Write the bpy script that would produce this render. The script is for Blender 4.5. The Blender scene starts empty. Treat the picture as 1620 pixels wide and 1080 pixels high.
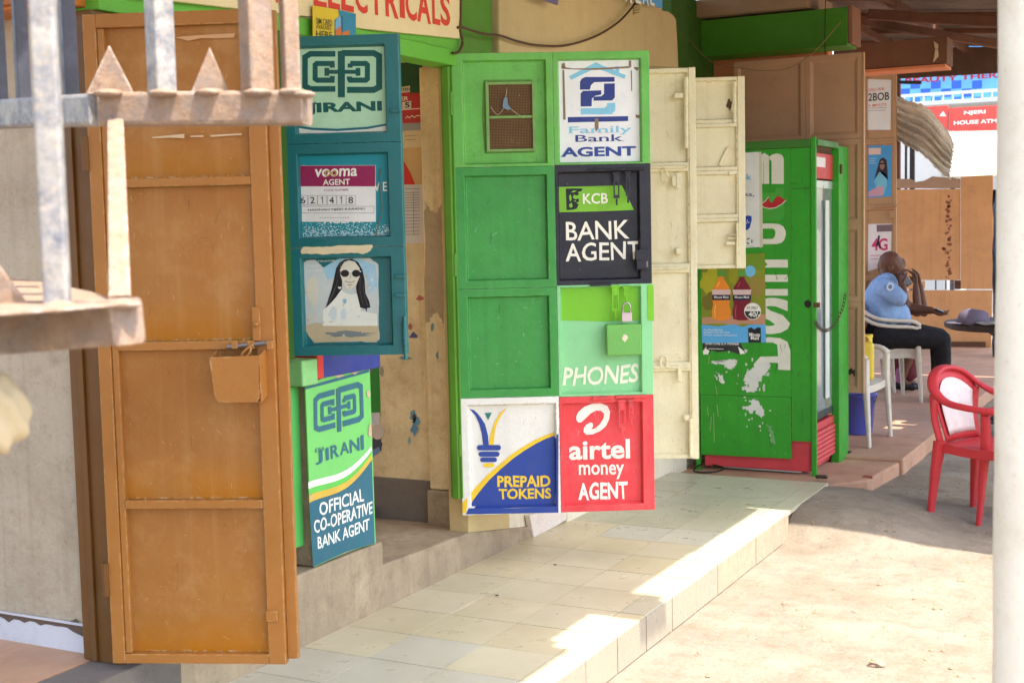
import bpy, bmesh, math, random
from math import radians, sin, cos, pi, sqrt, atan2
from mathutils import Vector, Matrix

random.seed(7)
sc = bpy.context.scene
COL = sc.collection

# ------------------------------------------------------------------ camera
CAM_H, FPX, PW, PH = 1.65, 2100.0, 1620.0, 1080.0
YAW, PITCH, ROLL = radians(27.4), radians(4.82), radians(1.24)
_f = Vector((-sin(YAW), cos(YAW), 0)); _r = Vector((cos(YAW), sin(YAW), 0)); _u = Vector((0, 0, 1))
_f2 = _f*cos(PITCH) - _u*sin(PITCH); _u2 = _u*cos(PITCH) + _f*sin(PITCH)
_r3 = _r*cos(ROLL) - _u2*sin(ROLL); _u3 = _u2*cos(ROLL) + _r*sin(ROLL)
EYE = Vector((0, 0, CAM_H))
cd = bpy.data.cameras.new('camera'); cam = bpy.data.objects.new('camera', cd); COL.objects.link(cam)
M = Matrix((( _r3.x, _u3.x, -_f2.x, 0), (_r3.y, _u3.y, -_f2.y, 0), (_r3.z, _u3.z, -_f2.z, CAM_H), (0, 0, 0, 1)))
cam.matrix_world = M
cd.sensor_width = 36; cd.lens = FPX/PW*36; cd.clip_end = 500; cd.clip_start = .05
cd.dof.use_dof = True; cd.dof.focus_distance = 5.6; cd.dof.aperture_fstop = 8
sc.camera = cam

# ------------------------------------------------------------------ world, sun, exposure
SUN = Vector((.986*cos(radians(66)), -.165*cos(radians(66)), sin(radians(66))))
w = bpy.data.worlds.new('World'); sc.world = w; w.use_nodes = True
nt = w.node_tree; bg = nt.nodes['Background']
sky = nt.nodes.new('ShaderNodeTexSky'); sky.sky_type = 'NISHITA'; sky.sun_disc = False
sky.sun_elevation = radians(66); sky.sun_rotation = atan2(SUN.x, SUN.y); sky.dust_density = 2.5
nt.links.new(sky.outputs[0], bg.inputs[0]); bg.inputs[1].default_value = .15
sl = bpy.data.lights.new('sun', 'SUN'); sl.energy = 2.2; sl.angle = radians(.5); sl.color = (1, .95, .88)
so = bpy.data.objects.new('sun', sl); COL.objects.link(so); so.rotation_euler = SUN.to_track_quat('Z', 'Y').to_euler(); so.location = (5, 0, 9)
sc.view_settings.view_transform = 'Standard'; sc.view_settings.look = 'None'
sc.view_settings.exposure = 2.26; sc.view_settings.gamma = 1
sc.view_settings.use_curve_mapping = False
sc.view_settings.use_white_balance = True; sc.view_settings.white_balance_temperature = 7050
sc.render.engine = 'CYCLES'
sc.cycles.max_bounces = 8; sc.cycles.diffuse_bounces = 6; sc.cycles.use_denoising = True

# ------------------------------------------------------------------ from a spot in the photograph to a place in the street
def ray(px, py): return _r3*((px-PW/2)/FPX) - _u3*((py-PH/2)/FPX) + _f2
def onz(px, py, z): d = ray(px, py); return EYE + d*((z-EYE.z)/d.z)
def onx(px, py, x): d = ray(px, py); return EYE + d*((x-EYE.x)/d.x)
def ony(px, py, y): d = ray(px, py); return EYE + d*((y-EYE.y)/d.y)
def ond(px, py, dist): return EYE + ray(px, py)*dist

# ------------------------------------------------------------------ materials
def lin(c): c /= 255.; return c/12.92 if c <= .04045 else ((c+.055)/1.055)**2.4
def rgb(c, k=.85): return (lin(c[0])*k, lin(c[1])*k, lin(c[2])*k, 1)
MATS = {}
def paint(name, c, rough=.45, var=.10, dirt=.25, dcol=(120, 100, 75), scale=1.0, bump=.12, wear=0., wcol=(60, 48, 40), k=.92,
          metal=0., fine=60, streak=0., spec=.3, blot=.0, bcol=(90, 75, 60), band=0., bandcol=None):
    if name in MATS: return MATS[name]
    m = bpy.data.materials.new(name); m.use_nodes = True; N = m.node_tree.nodes; L = m.node_tree.links
    b = N['Principled BSDF']
    geo = N.new('ShaderNodeNewGeometry'); pos = geo.outputs['Position']
    def noise(s, det=6, ro=.6, vec=pos):
        n = N.new('ShaderNodeTexNoise'); n.inputs['Scale'].default_value = s; n.inputs['Detail'].default_value = det
        n.inputs['Roughness'].default_value = ro; L.new(vec, n.inputs['Vector']); return n.outputs[0]
    def mr(v, a, bb, c0, c1):
        n = N.new('ShaderNodeMapRange'); L.new(v, n.inputs[0])
        for i, q in enumerate((a, bb, c0, c1)): n.inputs[i+1].default_value = q
        return n.outputs[0]
    def mix(f, a, bb, mode='MIX'):
        n = N.new('ShaderNodeMix'); n.data_type = 'RGBA'; n.blend_type = mode
        if isinstance(f, (int, float)): n.inputs[0].default_value = f
        else: L.new(f, n.inputs[0])
        for i, q in ((6, a), (7, bb)):
            if isinstance(q, tuple): n.inputs[i].default_value = q
            else: L.new(q, n.inputs[i])
        return n.outputs[2]
    def mul(a, bb):
        n = N.new('ShaderNodeMath'); n.operation = 'MULTIPLY'
        for i, q in enumerate((a, bb)):
            if isinstance(q, (int, float)): n.inputs[i].default_value = q
            else: L.new(q, n.inputs[i])
        return n.outputs[0]
    base = rgb(c, k)
    v1 = noise(2.2*scale, 5, .55)
    val = mr(v1, .3, .7, 1-var, 1+var)
    hsv = N.new('ShaderNodeHueSaturation'); hsv.inputs['Color'].default_value = base; L.new(val, hsv.inputs['Value'])
    out = hsv.outputs[0]
    if blot:
        out = mix(mul(mr(noise(1.3*scale, 8, .7), .44, .72, 0, 1), blot), out, rgb(bcol, k))
    if dirt:
        d1 = mr(noise(7*scale, 9, .72), .50, .72, 0, 1)
        out = mix(mul(d1, dirt), out, rgb(dcol, k))
        d2 = mr(noise(95, 3, .6), .62, .70, 0, 1)
        out = mix(mul(d2, dirt*.8), out, rgb(dcol, k*.8))
    if band:                                            # oversprayed band of another paint along a panel's lower edge
        tc = N.new('ShaderNodeTexCoord'); sx = N.new('ShaderNodeSeparateXYZ'); L.new(tc.outputs['Generated'], sx.inputs[0])
        g1 = mr(sx.outputs[2], .0, .30, 1, 0); g2 = mul(g1, mr(noise(5, 6, .7), .35, .6, .25, 1))
        out = mix(mul(g2, band), out, rgb(bandcol, k))
        g3 = mr(sx.outputs[2], .016, .0, 0, 1); out = mix(mul(mul(g3, mr(noise(60, 4, .7), .5, .6, 0, 1)), .5), out, rgb((226, 206, 170), k))
    if streak:
        mp = N.new('ShaderNodeMapping'); L.new(pos, mp.inputs[0]); mp.inputs['Scale'].default_value = (22, 22, .9)
        s1 = mr(noise(1.0, 5, .6, mp.outputs[0]), .52, .72, 0, 1)
        out = mix(mul(s1, streak), out, rgb(dcol, k))
    if wear:
        bv = N.new('ShaderNodeBevel'); bv.samples = 3; bv.inputs[0].default_value = .007
        dt = N.new('ShaderNodeVectorMath'); dt.operation = 'DOT_PRODUCT'
        L.new(bv.outputs[0], dt.inputs[0]); L.new(geo.outputs['Normal'], dt.inputs[1])
        e = mr(dt.outputs['Value'], .97, .85, 0, 1)
        e = mul(e, mr(noise(32, 6, .75), .50, .56, 0, 1))
        out = mix(mul(e, wear), out, rgb(wcol, .8))
    L.new(out, b.inputs['Base Color'])
    rr = mr(noise(9*scale, 5, .6), .3, .7, max(.05, rough-.1), min(1, rough+.14)); L.new(rr, b.inputs['Roughness'])
    b.inputs['Metallic'].default_value = metal
    b.inputs['Specular IOR Level'].default_value = spec
    if bump:
        bp = N.new('ShaderNodeBump'); bp.inputs['Strength'].default_value = bump; bp.inputs['Distance'].default_value = .01
        a = N.new('ShaderNodeMath'); a.operation = 'ADD'; L.new(noise(fine, 6, .65), a.inputs[0]); L.new(mul(noise(6, 3, .5), 2.2), a.inputs[1])
        L.new(a.outputs[0], bp.inputs['Height']); L.new(bp.outputs[0], b.inputs['Normal'])
    MATS[name] = m
    return m
def flat(name, c, rough=.55, k=.92, dirt=.14, var=.10, dcol=(120, 105, 85)):
    return paint(name, c, rough, var, dirt, dcol, 1.5, .05, k=k)
def ink(c, rough=.5):                                    # a paint colour for lettering and print
    return flat('print_%d_%d_%d' % c, c, rough)

# ------------------------------------------------------------------ mesh helpers
class Frame:
    """A vertical plane in the street: local x runs along it, local z is up, local -y is the side one looks at."""
    def __init__(s, x, y, ang, z=0.):
        s.o = Vector((x, y, z)); s.a = radians(ang)
        s.ux = Vector((cos(s.a), sin(s.a), 0)); s.uy = Vector((-sin(s.a), cos(s.a), 0))
    def uv(s, px, py, d=0.):
        r = ray(px, py); p0 = s.o + s.uy*d
        q = EYE + r*((p0-EYE).dot(s.uy)/r.dot(s.uy)) - s.o
        return (q.dot(s.ux), q.z)
    def loc(s, p):
        q = Vector(p) - s.o
        return Vector((q.dot(s.ux), q.dot(s.uy), q.z))

def box(bm, x0, x1, y0, y1, z0, z1):
    v = [bm.verts.new(p) for p in ((x0,y0,z0),(x1,y0,z0),(x1,y1,z0),(x0,y1,z0),(x0,y0,z1),(x1,y0,z1),(x1,y1,z1),(x0,y1,z1))]
    for f in ((3,2,1,0),(4,5,6,7),(0,1,5,4),(1,2,6,5),(2,3,7,6),(3,0,4,7)): bm.faces.new([v[i] for i in f])
def prism(bm, pts, vec):
    """polygon of 3-D points pushed along vec into a closed solid"""
    a = [bm.verts.new(p) for p in pts]; b = [bm.verts.new(Vector(p)+Vector(vec)) for p in pts]; n = len(a)
    bm.faces.new(a); bm.faces.new(b[::-1])
    for i in range(n): bm.faces.new((a[i], b[i], b[(i+1) % n], a[(i+1) % n]))
def ringframe(p, d, up=Vector((0, 0, 1))):
    d = d.normalized()
    s = d.cross(up)
    if s.length < 1e-3: s = d.cross(Vector((1, 0, 0)))
    s.normalize(); return s, s.cross(d).normalized()
def sweep(bm, path, sect, up=Vector((0, 0, 1)), closed=False, scales=None):
    """sect: list of (a,b) offsets along side / up"""
    path = [Vector(p) for p in path]; n = len(path); rings = []
    for i, p in enumerate(path):
        if closed: d = path[(i+1) % n]-path[i-1]
        else: d = path[min(i+1, n-1)]-path[max(i-1, 0)]
        s, u = ringframe(p, d, up); k = scales[i] if scales else 1
        rings.append([bm.verts.new(p + s*(a*k) + u*(b*k)) for a, b in sect])
    m = len(sect)
    for i in range(n if closed else n-1):
        A, B = rings[i], rings[(i+1) % n]
        for j in range(m): bm.faces.new((A[j], A[(j+1) % m], B[(j+1) % m], B[j]))
    if not closed: bm.faces.new(rings[0][::-1]); bm.faces.new(rings[-1])
def circ(r, n=10, ry=None): return [(r*cos(2*pi*i/n), (ry or r)*sin(2*pi*i/n)) for i in range(n)]
def rect(w, h): return [(-w/2, -h/2), (w/2, -h/2), (w/2, h/2), (-w/2, h/2)]
def rrect(w, h, r=.25):
    r *= min(w, h); o = []
    for cx, cy, a0 in ((w/2-r, h/2-r, 0), (-w/2+r, h/2-r, 90), (-w/2+r, -h/2+r, 180), (w/2-r, -h/2+r, 270)):
        for k in (0, 45, 90): o.append((cx+r*cos(radians(a0+k)), cy+r*sin(radians(a0+k))))
    return o
def tube(bm, path, r, n=10, closed=False): sweep(bm, path, circ(r, n), closed=closed)
def smoothpath(pts, k=6):
    P = [Vector(p) for p in pts]; out = []
    for i in range(len(P)-1):
        a, b, c, d = P[max(i-1, 0)], P[i], P[i+1], P[min(i+2, len(P)-1)]
        for j in range(k):
            t = j/k
            out.append(.5*((2*b) + (c-a)*t + (2*a-5*b+4*c-d)*t*t + (3*b-a-3*c+d)*t**3))
    out.append(P[-1]); return out
def lathe(bm, prof, n=20, c=(0, 0, 0)):
    c = Vector(c); R = []
    for r, z in prof: R.append([bm.verts.new(c+Vector((r*cos(2*pi*i/n), r*sin(2*pi*i/n), z))) for i in range(n)])
    for A, B in zip(R, R[1:]):
        for i in range(n): bm.faces.new((A[i], A[(i+1) % n], B[(i+1) % n], B[i]))
    bm.faces.new(R[0][::-1]); bm.faces.new(R[-1])
def BM(): return bmesh.new()
def obj(name, bm, mat, parent=None, bevel=0., smooth=False, seg=2, keepn=False):
    if not keepn: bmesh.ops.recalc_face_normals(bm, faces=bm.faces[:])
    me = bpy.data.meshes.new(name); bm.to_mesh(me); bm.free()
    for m in (mat if isinstance(mat, (list, tuple)) else [mat]): me.materials.append(m)
    if smooth:
        for p in me.polygons: p.use_smooth = True
    o = bpy.data.objects.new(name, me); COL.objects.link(o)
    if parent: o.parent = parent
    if bevel:
        bv = o.modifiers.new('bevel', 'BEVEL'); bv.width = bevel; bv.segments = seg; bv.limit_method = 'ANGLE'; bv.angle_limit = radians(35)
    return o
def thing(name, label, cat, loc=(0, 0, 0), rotz=0., group=None, kind=None):
    o = bpy.data.objects.new(name, None); COL.objects.link(o); o.location = loc; o.rotation_euler = (0, 0, rotz)
    o.empty_display_size = .1
    return tag(o, label, cat, group, kind)
def tag(o, label=None, cat=None, group=None, kind=None):
    if label: o['label'] = label
    if cat: o['category'] = cat
    if group: o['group'] = group
    if kind: o['kind'] = kind
    return o
def fthing(F, name, label, cat, group=None): return thing(name, label, cat, F.o, F.a, group)
def boxobj(name, dims, mat, parent=None, bevel=.003):
    b = BM(); box(b, *dims); return obj(name, b, mat, parent, bevel)
def dup(root, loc, rotz, label=None):
    r = root.copy(); COL.objects.link(r); r.location = loc; r.rotation_euler = (0, 0, rotz)
    if label: r['label'] = label
    for ch in list(root.children):
        c = ch.copy(); COL.objects.link(c); c.parent = r
        for g in list(ch.children):
            d = g.copy(); COL.objects.link(d); d.parent = c
    return r

# ---- flat print and lettering on a Frame (all in the frame's own coordinates, parented to the part that carries it)
PRINT_STEP = .0005
def poly(F, name, pts, mat, parent, d=0., lvl=1, px=True):
    b = BM(); y = d - .001 - PRINT_STEP*lvl
    vs = [b.verts.new((*(F.uv(*p, d) if px else p), 0)) for p in pts]
    for v in vs: v.co = Vector((v.co.x, y, v.co.y))
    f = b.faces.new(vs); f.normal_update()
    if f.normal.y > 0: f.normal_flip()
    bmesh.ops.triangulate(b, faces=b.faces[:])
    return obj(name, b, mat, parent, keepn=True)
def _ribbon(b, P, wd, y, closed=False, cap=True):
    n = len(P); L = []; R = []
    for i, p in enumerate(P):
        if closed: d0 = (P[i]-P[i-1]); d1 = (P[(i+1) % n]-P[i])
        else: d0 = P[i]-P[max(i-1, 0)]; d1 = P[min(i+1, n-1)]-P[i]
        if d0.length < 1e-9: d0 = d1
        if d1.length < 1e-9: d1 = d0
        d0.normalize(); d1.normalize(); t = (d0+d1)
        if t.length < 1e-6: t = d1.copy()
        t.normalize(); nn = Vector((-t.y, t.x)); k = 1/max(.45, nn.dot(Vector((-d1.y, d1.x))))
        w_ = wd[i] if isinstance(wd, list) else wd
        L.append(b.verts.new((p.x+nn.x*w_/2*k, y, p.y+nn.y*w_/2*k))); R.append(b.verts.new((p.x-nn.x*w_/2*k, y, p.y-nn.y*w_/2*k)))
    for i in range(n if closed else n-1):
        j = (i+1) % n; b.faces.new((L[i], R[i], R[j], L[j]))
def stroke(F, name, lines, width, mat, parent, d=0., lvl=1, px=True, closed=False):
    """lines: list of polylines; width in the same unit as the points"""
    b = BM(); y = d - .001 - PRINT_STEP*lvl
    for ln in lines:
        P = [Vector(F.uv(*p, d)) if px else Vector(p) for p in ln]
        k = 1.
        if px:
            a = Vector(F.uv(*ln[0], d)); c = Vector(F.uv(ln[0][0]+1, ln[0][1], d)); k = (c-a).length
        _ribbon(b, P, width*k, y, closed)
    for f in b.faces:
        f.normal_update()
        if f.normal.y > 0: f.normal_flip()
    return obj(name, b, mat, parent, keepn=True)
def textmesh(s, bold=0., shear=0., space=1.0, serif=False):
    cu = bpy.data.curves.new('lettering', 'FONT'); cu.body = s; cu.offset = bold*.55; cu.shear = shear; cu.space_character = space
    cu.resolution_u = 3
    o = bpy.data.objects.new('lettering', cu); COL.objects.link(o)
    dg = bpy.context.evaluated_depsgraph_get(); me = bpy.data.meshes.new_from_object(o.evaluated_get(dg))
    bpy.data.objects.remove(o); bpy.data.curves.remove(cu)
    V = [(v.co.x, v.co.y) for v in me.vertices]; Fc = [tuple(p.vertices) for p in me.polygons]
    E = [tuple(e.vertices) for e in me.edges]; bpy.data.meshes.remove(me)
    if serif:
        ys = [v[1] for v in V]; top = max(ys); levels = [0.0-bold, top]
        from collections import Counter
        bars = []
        for a, c in E:
            if abs(V[a][1]-V[c][1]) < .004 and .03 < abs(V[a][0]-V[c][0]) < .16:
                y = V[a][1]
                if y < .03: bars.append((min(V[a][0], V[c][0])-.055, max(V[a][0], V[c][0])+.055, y))
        for x0, x1, y in bars:
            y0, y1 = (y, y+.035) if y < .1 else (y-.035, y)
            i = len(V); V += [(x0, y0), (x1, y0), (x1, y1), (x0, y1)]; Fc.append((i, i+1, i+2, i+3))
    return V, Fc
def fit_text(F, s, bl, tr, mat, parent, d=0., lvl=2, bold=.02, shear=0., px=True, space=1., serif=False, name='lettering', br=None, wob=0.):
    """bl / tr: the lettering's lower-left and upper-right corner; br lifts or lowers the right end of the baseline"""
    V, Fc = textmesh(s, bold, shear, space, serif)
    x0, z0 = F.uv(*bl, d) if px else bl; x1, z1 = F.uv(*tr, d) if px else tr
    rise = 0.
    if br: rise = F.uv(*br, d)[1]-z0
    a0 = min(v[0] for v in V); a1 = max(v[0] for v in V); b0 = min(v[1] for v in V); b1 = max(v[1] for v in V)
    y = d - .001 - PRINT_STEP*lvl
    b = BM(); vs = []
    H = (z1-rise-z0)
    for q in V:
        t = (q[0]-a0)/(a1-a0)
        wx = wob*H*sin(q[0]*7.1+q[1]*3); wz = wob*H*sin(q[0]*5.3+1.3)
        vs.append(b.verts.new((x0+t*(x1-x0)+wx, y, z0 + rise*t + (q[1]-b0)/(b1-b0)*H + wz)))
    for f in Fc:
        try:
            ff = b.faces.new([vs[i] for i in f]); ff.normal_update()
            if ff.normal.y > 0: ff.normal_flip()
        except ValueError: pass
    return obj(name, b, mat, parent, keepn=True)
def blotpoly(cx, cy, rx, ry, n=22, jag=.3, seed=0):
    r = random.Random(seed); return [(cx+rx*cos(2*pi*i/n)*(1+r.uniform(-jag, jag)), cy+ry*sin(2*pi*i/n)*(1+r.uniform(-jag, jag))) for i in range(n)]
def ragged(pts, amp=1.2, k=5, seed=1):
    r = random.Random(seed); out = []
    for i, p in enumerate(pts):
        q = pts[(i+1) % len(pts)]
        for j in range(k):
            t = j/k; a = amp if j else amp*.3
            out.append((p[0]+(q[0]-p[0])*t+r.uniform(-a, a), p[1]+(q[1]-p[1])*t+r.uniform(-a, a)))
    return out
def scratches(F, parent, x0, y0, x1, y1, n, mat, d, seed, L=(3, 14), w=.5, vert=.5):
    r = random.Random(seed); ln = []
    for i in range(n):
        px, py = r.uniform(x0, x1), r.uniform(y0, y1); l = r.uniform(*L)*r.random()
        a = pi/2+r.gauss(0, .25) if r.random() < vert else r.uniform(0, pi)
        ln.append([(px, py), (px+l*.5*cos(a)+r.uniform(-.6, .6), py+l*.5*sin(a)), (px+l*cos(a), py+l*sin(a))])
    o = stroke(F, 'scratch', ln, w, mat, parent, d, 1); o['kind'] = 'stuff'; return o
def oval(cx, cy, rx, ry, n=20, a=0.):
    return [(cx+rx*cos(2*pi*i/n)*cos(a)-ry*sin(2*pi*i/n)*sin(a), cy+rx*cos(2*pi*i/n)*sin(a)+ry*sin(2*pi*i/n)*cos(a)) for i in range(n)]
def tray(x0, x1, z0, z1, b=.035, rec=.014, back=.03, slope=.007, bt=None, bb=None, bl=None, brr=None):
    """sheet-steel panel: a raised border round a recessed sheet"""
    bl = b if bl is None else bl; brr = b if brr is None else brr; bt = b if bt is None else bt; bb = b if bb is None else bb
    m = BM()
    def R(xa, xb, za, zb, y): return [m.verts.new(p) for p in ((xa, y, za), (xb, y, za), (xb, y, zb), (xa, y, zb))]
    A = R(x0, x1, z0, z1, 0); B = R(x0+bl, x1-brr, z0+bb, z1-bt, 0); s = slope
    C = R(x0+bl+s, x1-brr-s, z0+bb+s, z1-bt-s, rec); D = R(x0, x1, z0, z1, back)
    for P, Q in ((A, B), (B, C), (D, A)):
        for i in range(4): m.faces.new((P[i], P[(i+1) % 4], Q[(i+1) % 4], Q[i]))
    m.faces.new(C); m.faces.new(D[::-1]); return m

# ------------------------------------------------------------------ palette
white_metal = paint('cream_white_paint', (240, 236, 226), .5, .05, .2, bump=.1, wear=.8)
orange_p = paint('ochre_brown_door_paint', (164, 106, 50), .36, .10, .25, (130, 84, 24), 1.0, .10, wear=.7, wcol=(225, 190, 140), blot=.5, bcol=(182, 126, 66), spec=.28)
orange_sheet = paint('ochre_brown_sheet_paint', (156, 99, 42), .45, .10, .3, (200, 156, 104), 1.0, .14, blot=.6, bcol=(178, 126, 70), spec=.28, band=1.0, bandcol=(172, 104, 2), streak=.18)
orange_dark = paint('brown_frame_paint', (112, 72, 30), .5, .12, .3)
orange_beam = paint('orange_beam_paint', (200, 118, 48), .5, .08, .2)
plaster = paint('grey_plaster', (190, 173, 150), .85, .12, .5, (146, 122, 98), 1.2, 1.0, fine=22, blot=.5, bcol=(164, 142, 116), streak=.25, spec=.15)
concrete = paint('rough_concrete', (176, 157, 130), .85, .2, .55, (112, 96, 80), 1.8, .9, fine=40, blot=.5, bcol=(126, 110, 94), streak=.3)
sill_c = paint('dark_screed', (120, 112, 104), .75, .14, .4, (80, 74, 70), 1.2, .35, blot=.3, bcol=(95, 88, 82))
white_skirt = paint('white_skirting_paint', (206, 204, 208), .6, .06, .3, bump=.15)
skirt_under = paint('old_brown_skirting', (104, 84, 72), .8, .15, .4, bump=.4)
terracotta = paint('terracotta_tile', (196, 152, 120), .45, .08, .25, (150, 112, 90), 1.5, .1)
beige = paint('beige_wall_paint', (204, 180, 130), .7, .07, .25, (170, 140, 95), 1.0, .35, fine=26, blot=.35, bcol=(212, 172, 128), streak=.12)
beige_in = paint('worn_beige_wall', (232, 212, 168), .8, .16, .5, (170, 136, 90), 1.6, .5, fine=30, blot=.5, bcol=(180, 150, 108), streak=.25)
cream_door = paint('cream_door_paint', (235, 226, 190), .5, .07, .3, (200, 176, 128), 1.6, .2, wear=.9, wcol=(150, 125, 90), spec=.35, streak=.25, blot=.25, bcol=(222, 200, 152))
cream_wall = paint('off_white_wall', (232, 222, 198), .65, .06, .35, (170, 150, 120), 1.0, .3, streak=.2)
green_l = paint('light_green_gloss', (106, 186, 84), .4, .12, .28, (78, 130, 60), 1.6, .2, wear=.9, wcol=(196, 206, 176), spec=.28, streak=.22, blot=.35, bcol=(128, 196, 104))
green_m = paint('mid_green_gloss', (62, 154, 72), .4, .10, .26, (52, 112, 56), 1.6, .2, wear=.9, wcol=(160, 200, 156), spec=.28, streak=.22, blot=.4, bcol=(86, 168, 92))
green_frame = paint('green_frame_paint', (92, 150, 50), .45, .16, .3, (70, 90, 40), 1.0, .2, streak=.25)
green_dark = paint('deep_green_paint', (52, 92, 26), .6, .15, .3, (60, 70, 30), 1.0, .2)
green_fascia = paint('fascia_green_paint', (100, 176, 60), .55, .10, .2, (80, 130, 50), 1.0, .25)
counter_green = paint('pale_green_paint', (140, 205, 128), .5, .08, .25, (100, 140, 90), 1.0, .2, wear=.6, wcol=(120, 110, 90))
leaf_green = paint('counter_side_green', (84, 182, 92), .5, .05, .15, bump=.08)
teal = paint('teal_door_paint', (12, 106, 110), .38, .12, .12, (20, 70, 74), 1.0, .14, wear=.55, wcol=(120, 170, 165), spec=.55)
teal_b = paint('bright_teal_paint', (24, 140, 154), .35, .08, .12, (20, 110, 120), 1.0, .08)
black_p = paint('black_blue_door_paint', (40, 40, 50), .4, .14, .3, (70, 70, 76), 1.0, .15, wear=.5, wcol=(110, 108, 108))
lime = paint('lime_paint', (122, 196, 48), .42, .06, .15, (90, 160, 40), 1.0, .1)
pale_green = paint('mint_green_paint', (142, 212, 152), .42, .06, .2, (110, 180, 120), 1.0, .1, wear=.4, wcol=(90, 140, 90))
red_p = paint('coral_red_paint', (228, 70, 76), .45, .08, .3, (238, 126, 122), 1.8, .2, wear=1., streak=.2, wcol=(140, 90, 80))
white_p = paint('white_door_paint', (240, 237, 228), .5, .05, .2, (196, 184, 166), 1.6, .2, wear=1., streak=.15, wcol=(120, 100, 85))
navy = ink((44, 72, 152)); yellow = ink((242, 200, 52)); cream_ink = ink((246, 240, 224)); dteal = ink((26, 104, 100))
galv = paint('weathered_galvanised_steel', (156, 154, 152), .5, .2, .5, (206, 184, 156), 22.0, .2, metal=.15, blot=.9, bcol=(78, 88, 110))
galv_rust = paint('dusty_painted_steel', (150, 125, 105), .6, .2, .5, (120, 88, 68), 22.0, .3, blot=.6, bcol=(126, 124, 126), wear=.6, wcol=(240, 225, 210))
dark_steel = paint('dark_steel_bar', (70, 70, 78), .4, .15, .3, (110, 110, 118), 3.0, .15, metal=.3)
pole_white = paint('white_pole_paint', (240, 232, 215), .6, .08, .3, (190, 165, 135), 2.0, .2, blot=.25, bcol=(205, 190, 165))
fridge_green = paint('kiosk_green_paint', (42, 150, 38), .5, .10, .3, (50, 112, 40), 1.6, .2, wear=.9, streak=.3, blot=.3, bcol=(66, 160, 54), wcol=(130, 150, 90))
fridge_red = paint('fridge_red_enamel', (206, 70, 76), .4, .10, .3, (150, 60, 60), 1.4, .1, wear=.5, wcol=(120, 80, 70))
brown_door = paint('taupe_brown_door_paint', (188, 145, 112), .48, .08, .22, (120, 88, 66), 1.0, .12, wear=.5, wcol=(196, 160, 130))
tan_door = paint('tan_door_paint', (182, 138, 96), .5, .08, .25, (130, 96, 66), 1.0, .12, wear=.5, wcol=(90, 70, 55))
peach = paint('peach_wall_paint', (226, 142, 100), .65, .08, .25, (170, 100, 75), 1.0, .2)
brown_beam = paint('brown_beam_paint', (122, 82, 60), .65, .12, .3)
plywood = paint('weathered_plywood', (218, 156, 104), .7, .08, .3, (160, 112, 76), 1.2, .15, streak=.25)
rust_roof = paint('rusty_corrugated_iron', (128, 112, 104), .6, .2, .5, (110, 70, 50), 1.5, .2, metal=.25)
roof_top = paint('corrugated_iron', (150, 140, 132), .55, .15, .4, (120, 90, 70), 1.5, .15, metal=.3)
timber = paint('old_roof_timber', (104, 66, 46), .75, .2, .4, (70, 45, 32), 2.0, .4)
bent_iron = paint('bent_weathered_iron', (236, 222, 198), .6, .16, .55, (128, 104, 80), 3.0, .25, metal=.1)
dusty = paint('dusty_ground', (207, 194, 177), .95, .14, .5, (150, 130, 104), 1.5, .8, fine=45, blot=.6, bcol=(164, 144, 116), k=.42, spec=.1)
red_floor = paint('red_oxide_floor', (190, 148, 122), .8, .14, .45, (140, 104, 84), 1.5, .35, blot=.4, bcol=(166, 134, 110))
red_plastic = paint('red_plastic', (200, 56, 62), .55, .05, .2, (150, 50, 50), 1.5, .04)
white_plastic = paint('grubby_white_plastic', (206, 198, 182), .45, .06, .35, (150, 130, 105), 2.5, .05, streak=.2)
wood_dark = paint('dark_table', (58, 48, 46), .5, .12, .25)
skin = paint('dark_skin', (104, 66, 48), .5, .06, .08, (70, 42, 30), 3.0, .05)
shirt_b = paint('light_blue_cotton', (138, 168, 206), .9, .09, .2, (105, 138, 180), 3.0, 1.0, fine=17, spec=.15)
trouser = paint('black_cloth', (28, 27, 31), .85, .1, .1, (45, 44, 48), 2.0, .3)
rubber = paint('black_rubber', (26, 25, 26), .5, .1, .2, (60, 56, 52), 2.0, .1)
steel_lock = paint('bare_steel', (176, 170, 170), .35, .06, .2, (120, 110, 104), 4.0, .05, metal=.8)
paper = paint('paper_sheet', (228, 222, 212), .7, .04, .15, (190, 180, 165), 2.0, .12)

# ================================================================== LARGE STRUCTURE
# ---- ground: one sheet to the horizon, a low worn ramp where the tiled walkway ends
def sstep(t): t = max(0, min(1, t)); return t*t*(3-2*t)
def gz(x, y):
    r = .138*sstep((y-6.6)/.36)*sstep((-.85-x)/.9) if x > -2.2 else .13*sstep((y-6.6)/.36)
    r *= 1-.8*sstep((y-7.5)/.5)
    n = .006*sin(x*7.3+y*2.1)*sin(y*5.7-x*1.3)+.004*sin(x*17+y*13)
    return r + n*(1 if x > -1.7 else 0)*(1 if abs(x) < 8 and -2 < y < 20 else 0)
b = BM()
xs = [-200, -60, -20, -8, -4] + [-2.2+.1*i for i in range(50)] + [3.2, 4, 6, 9, 15, 40, 200]
ys = [-60, -20, -8, -3] + [0+.1*i for i in range(130)] + [13.5, 15, 18, 25, 40, 90, 300]
G = [[b.verts.new((x, y, gz(x, y))) for x in xs] for y in ys]
for j in range(len(ys)-1):
    for i in range(len(xs)-1): b.faces.new((G[j][i], G[j][i+1], G[j+1][i+1], G[j+1][i]))
tag(obj('ground', b, dusty, smooth=True), 'pale dusty sunlit ground of the street', None, kind='structure')

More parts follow.
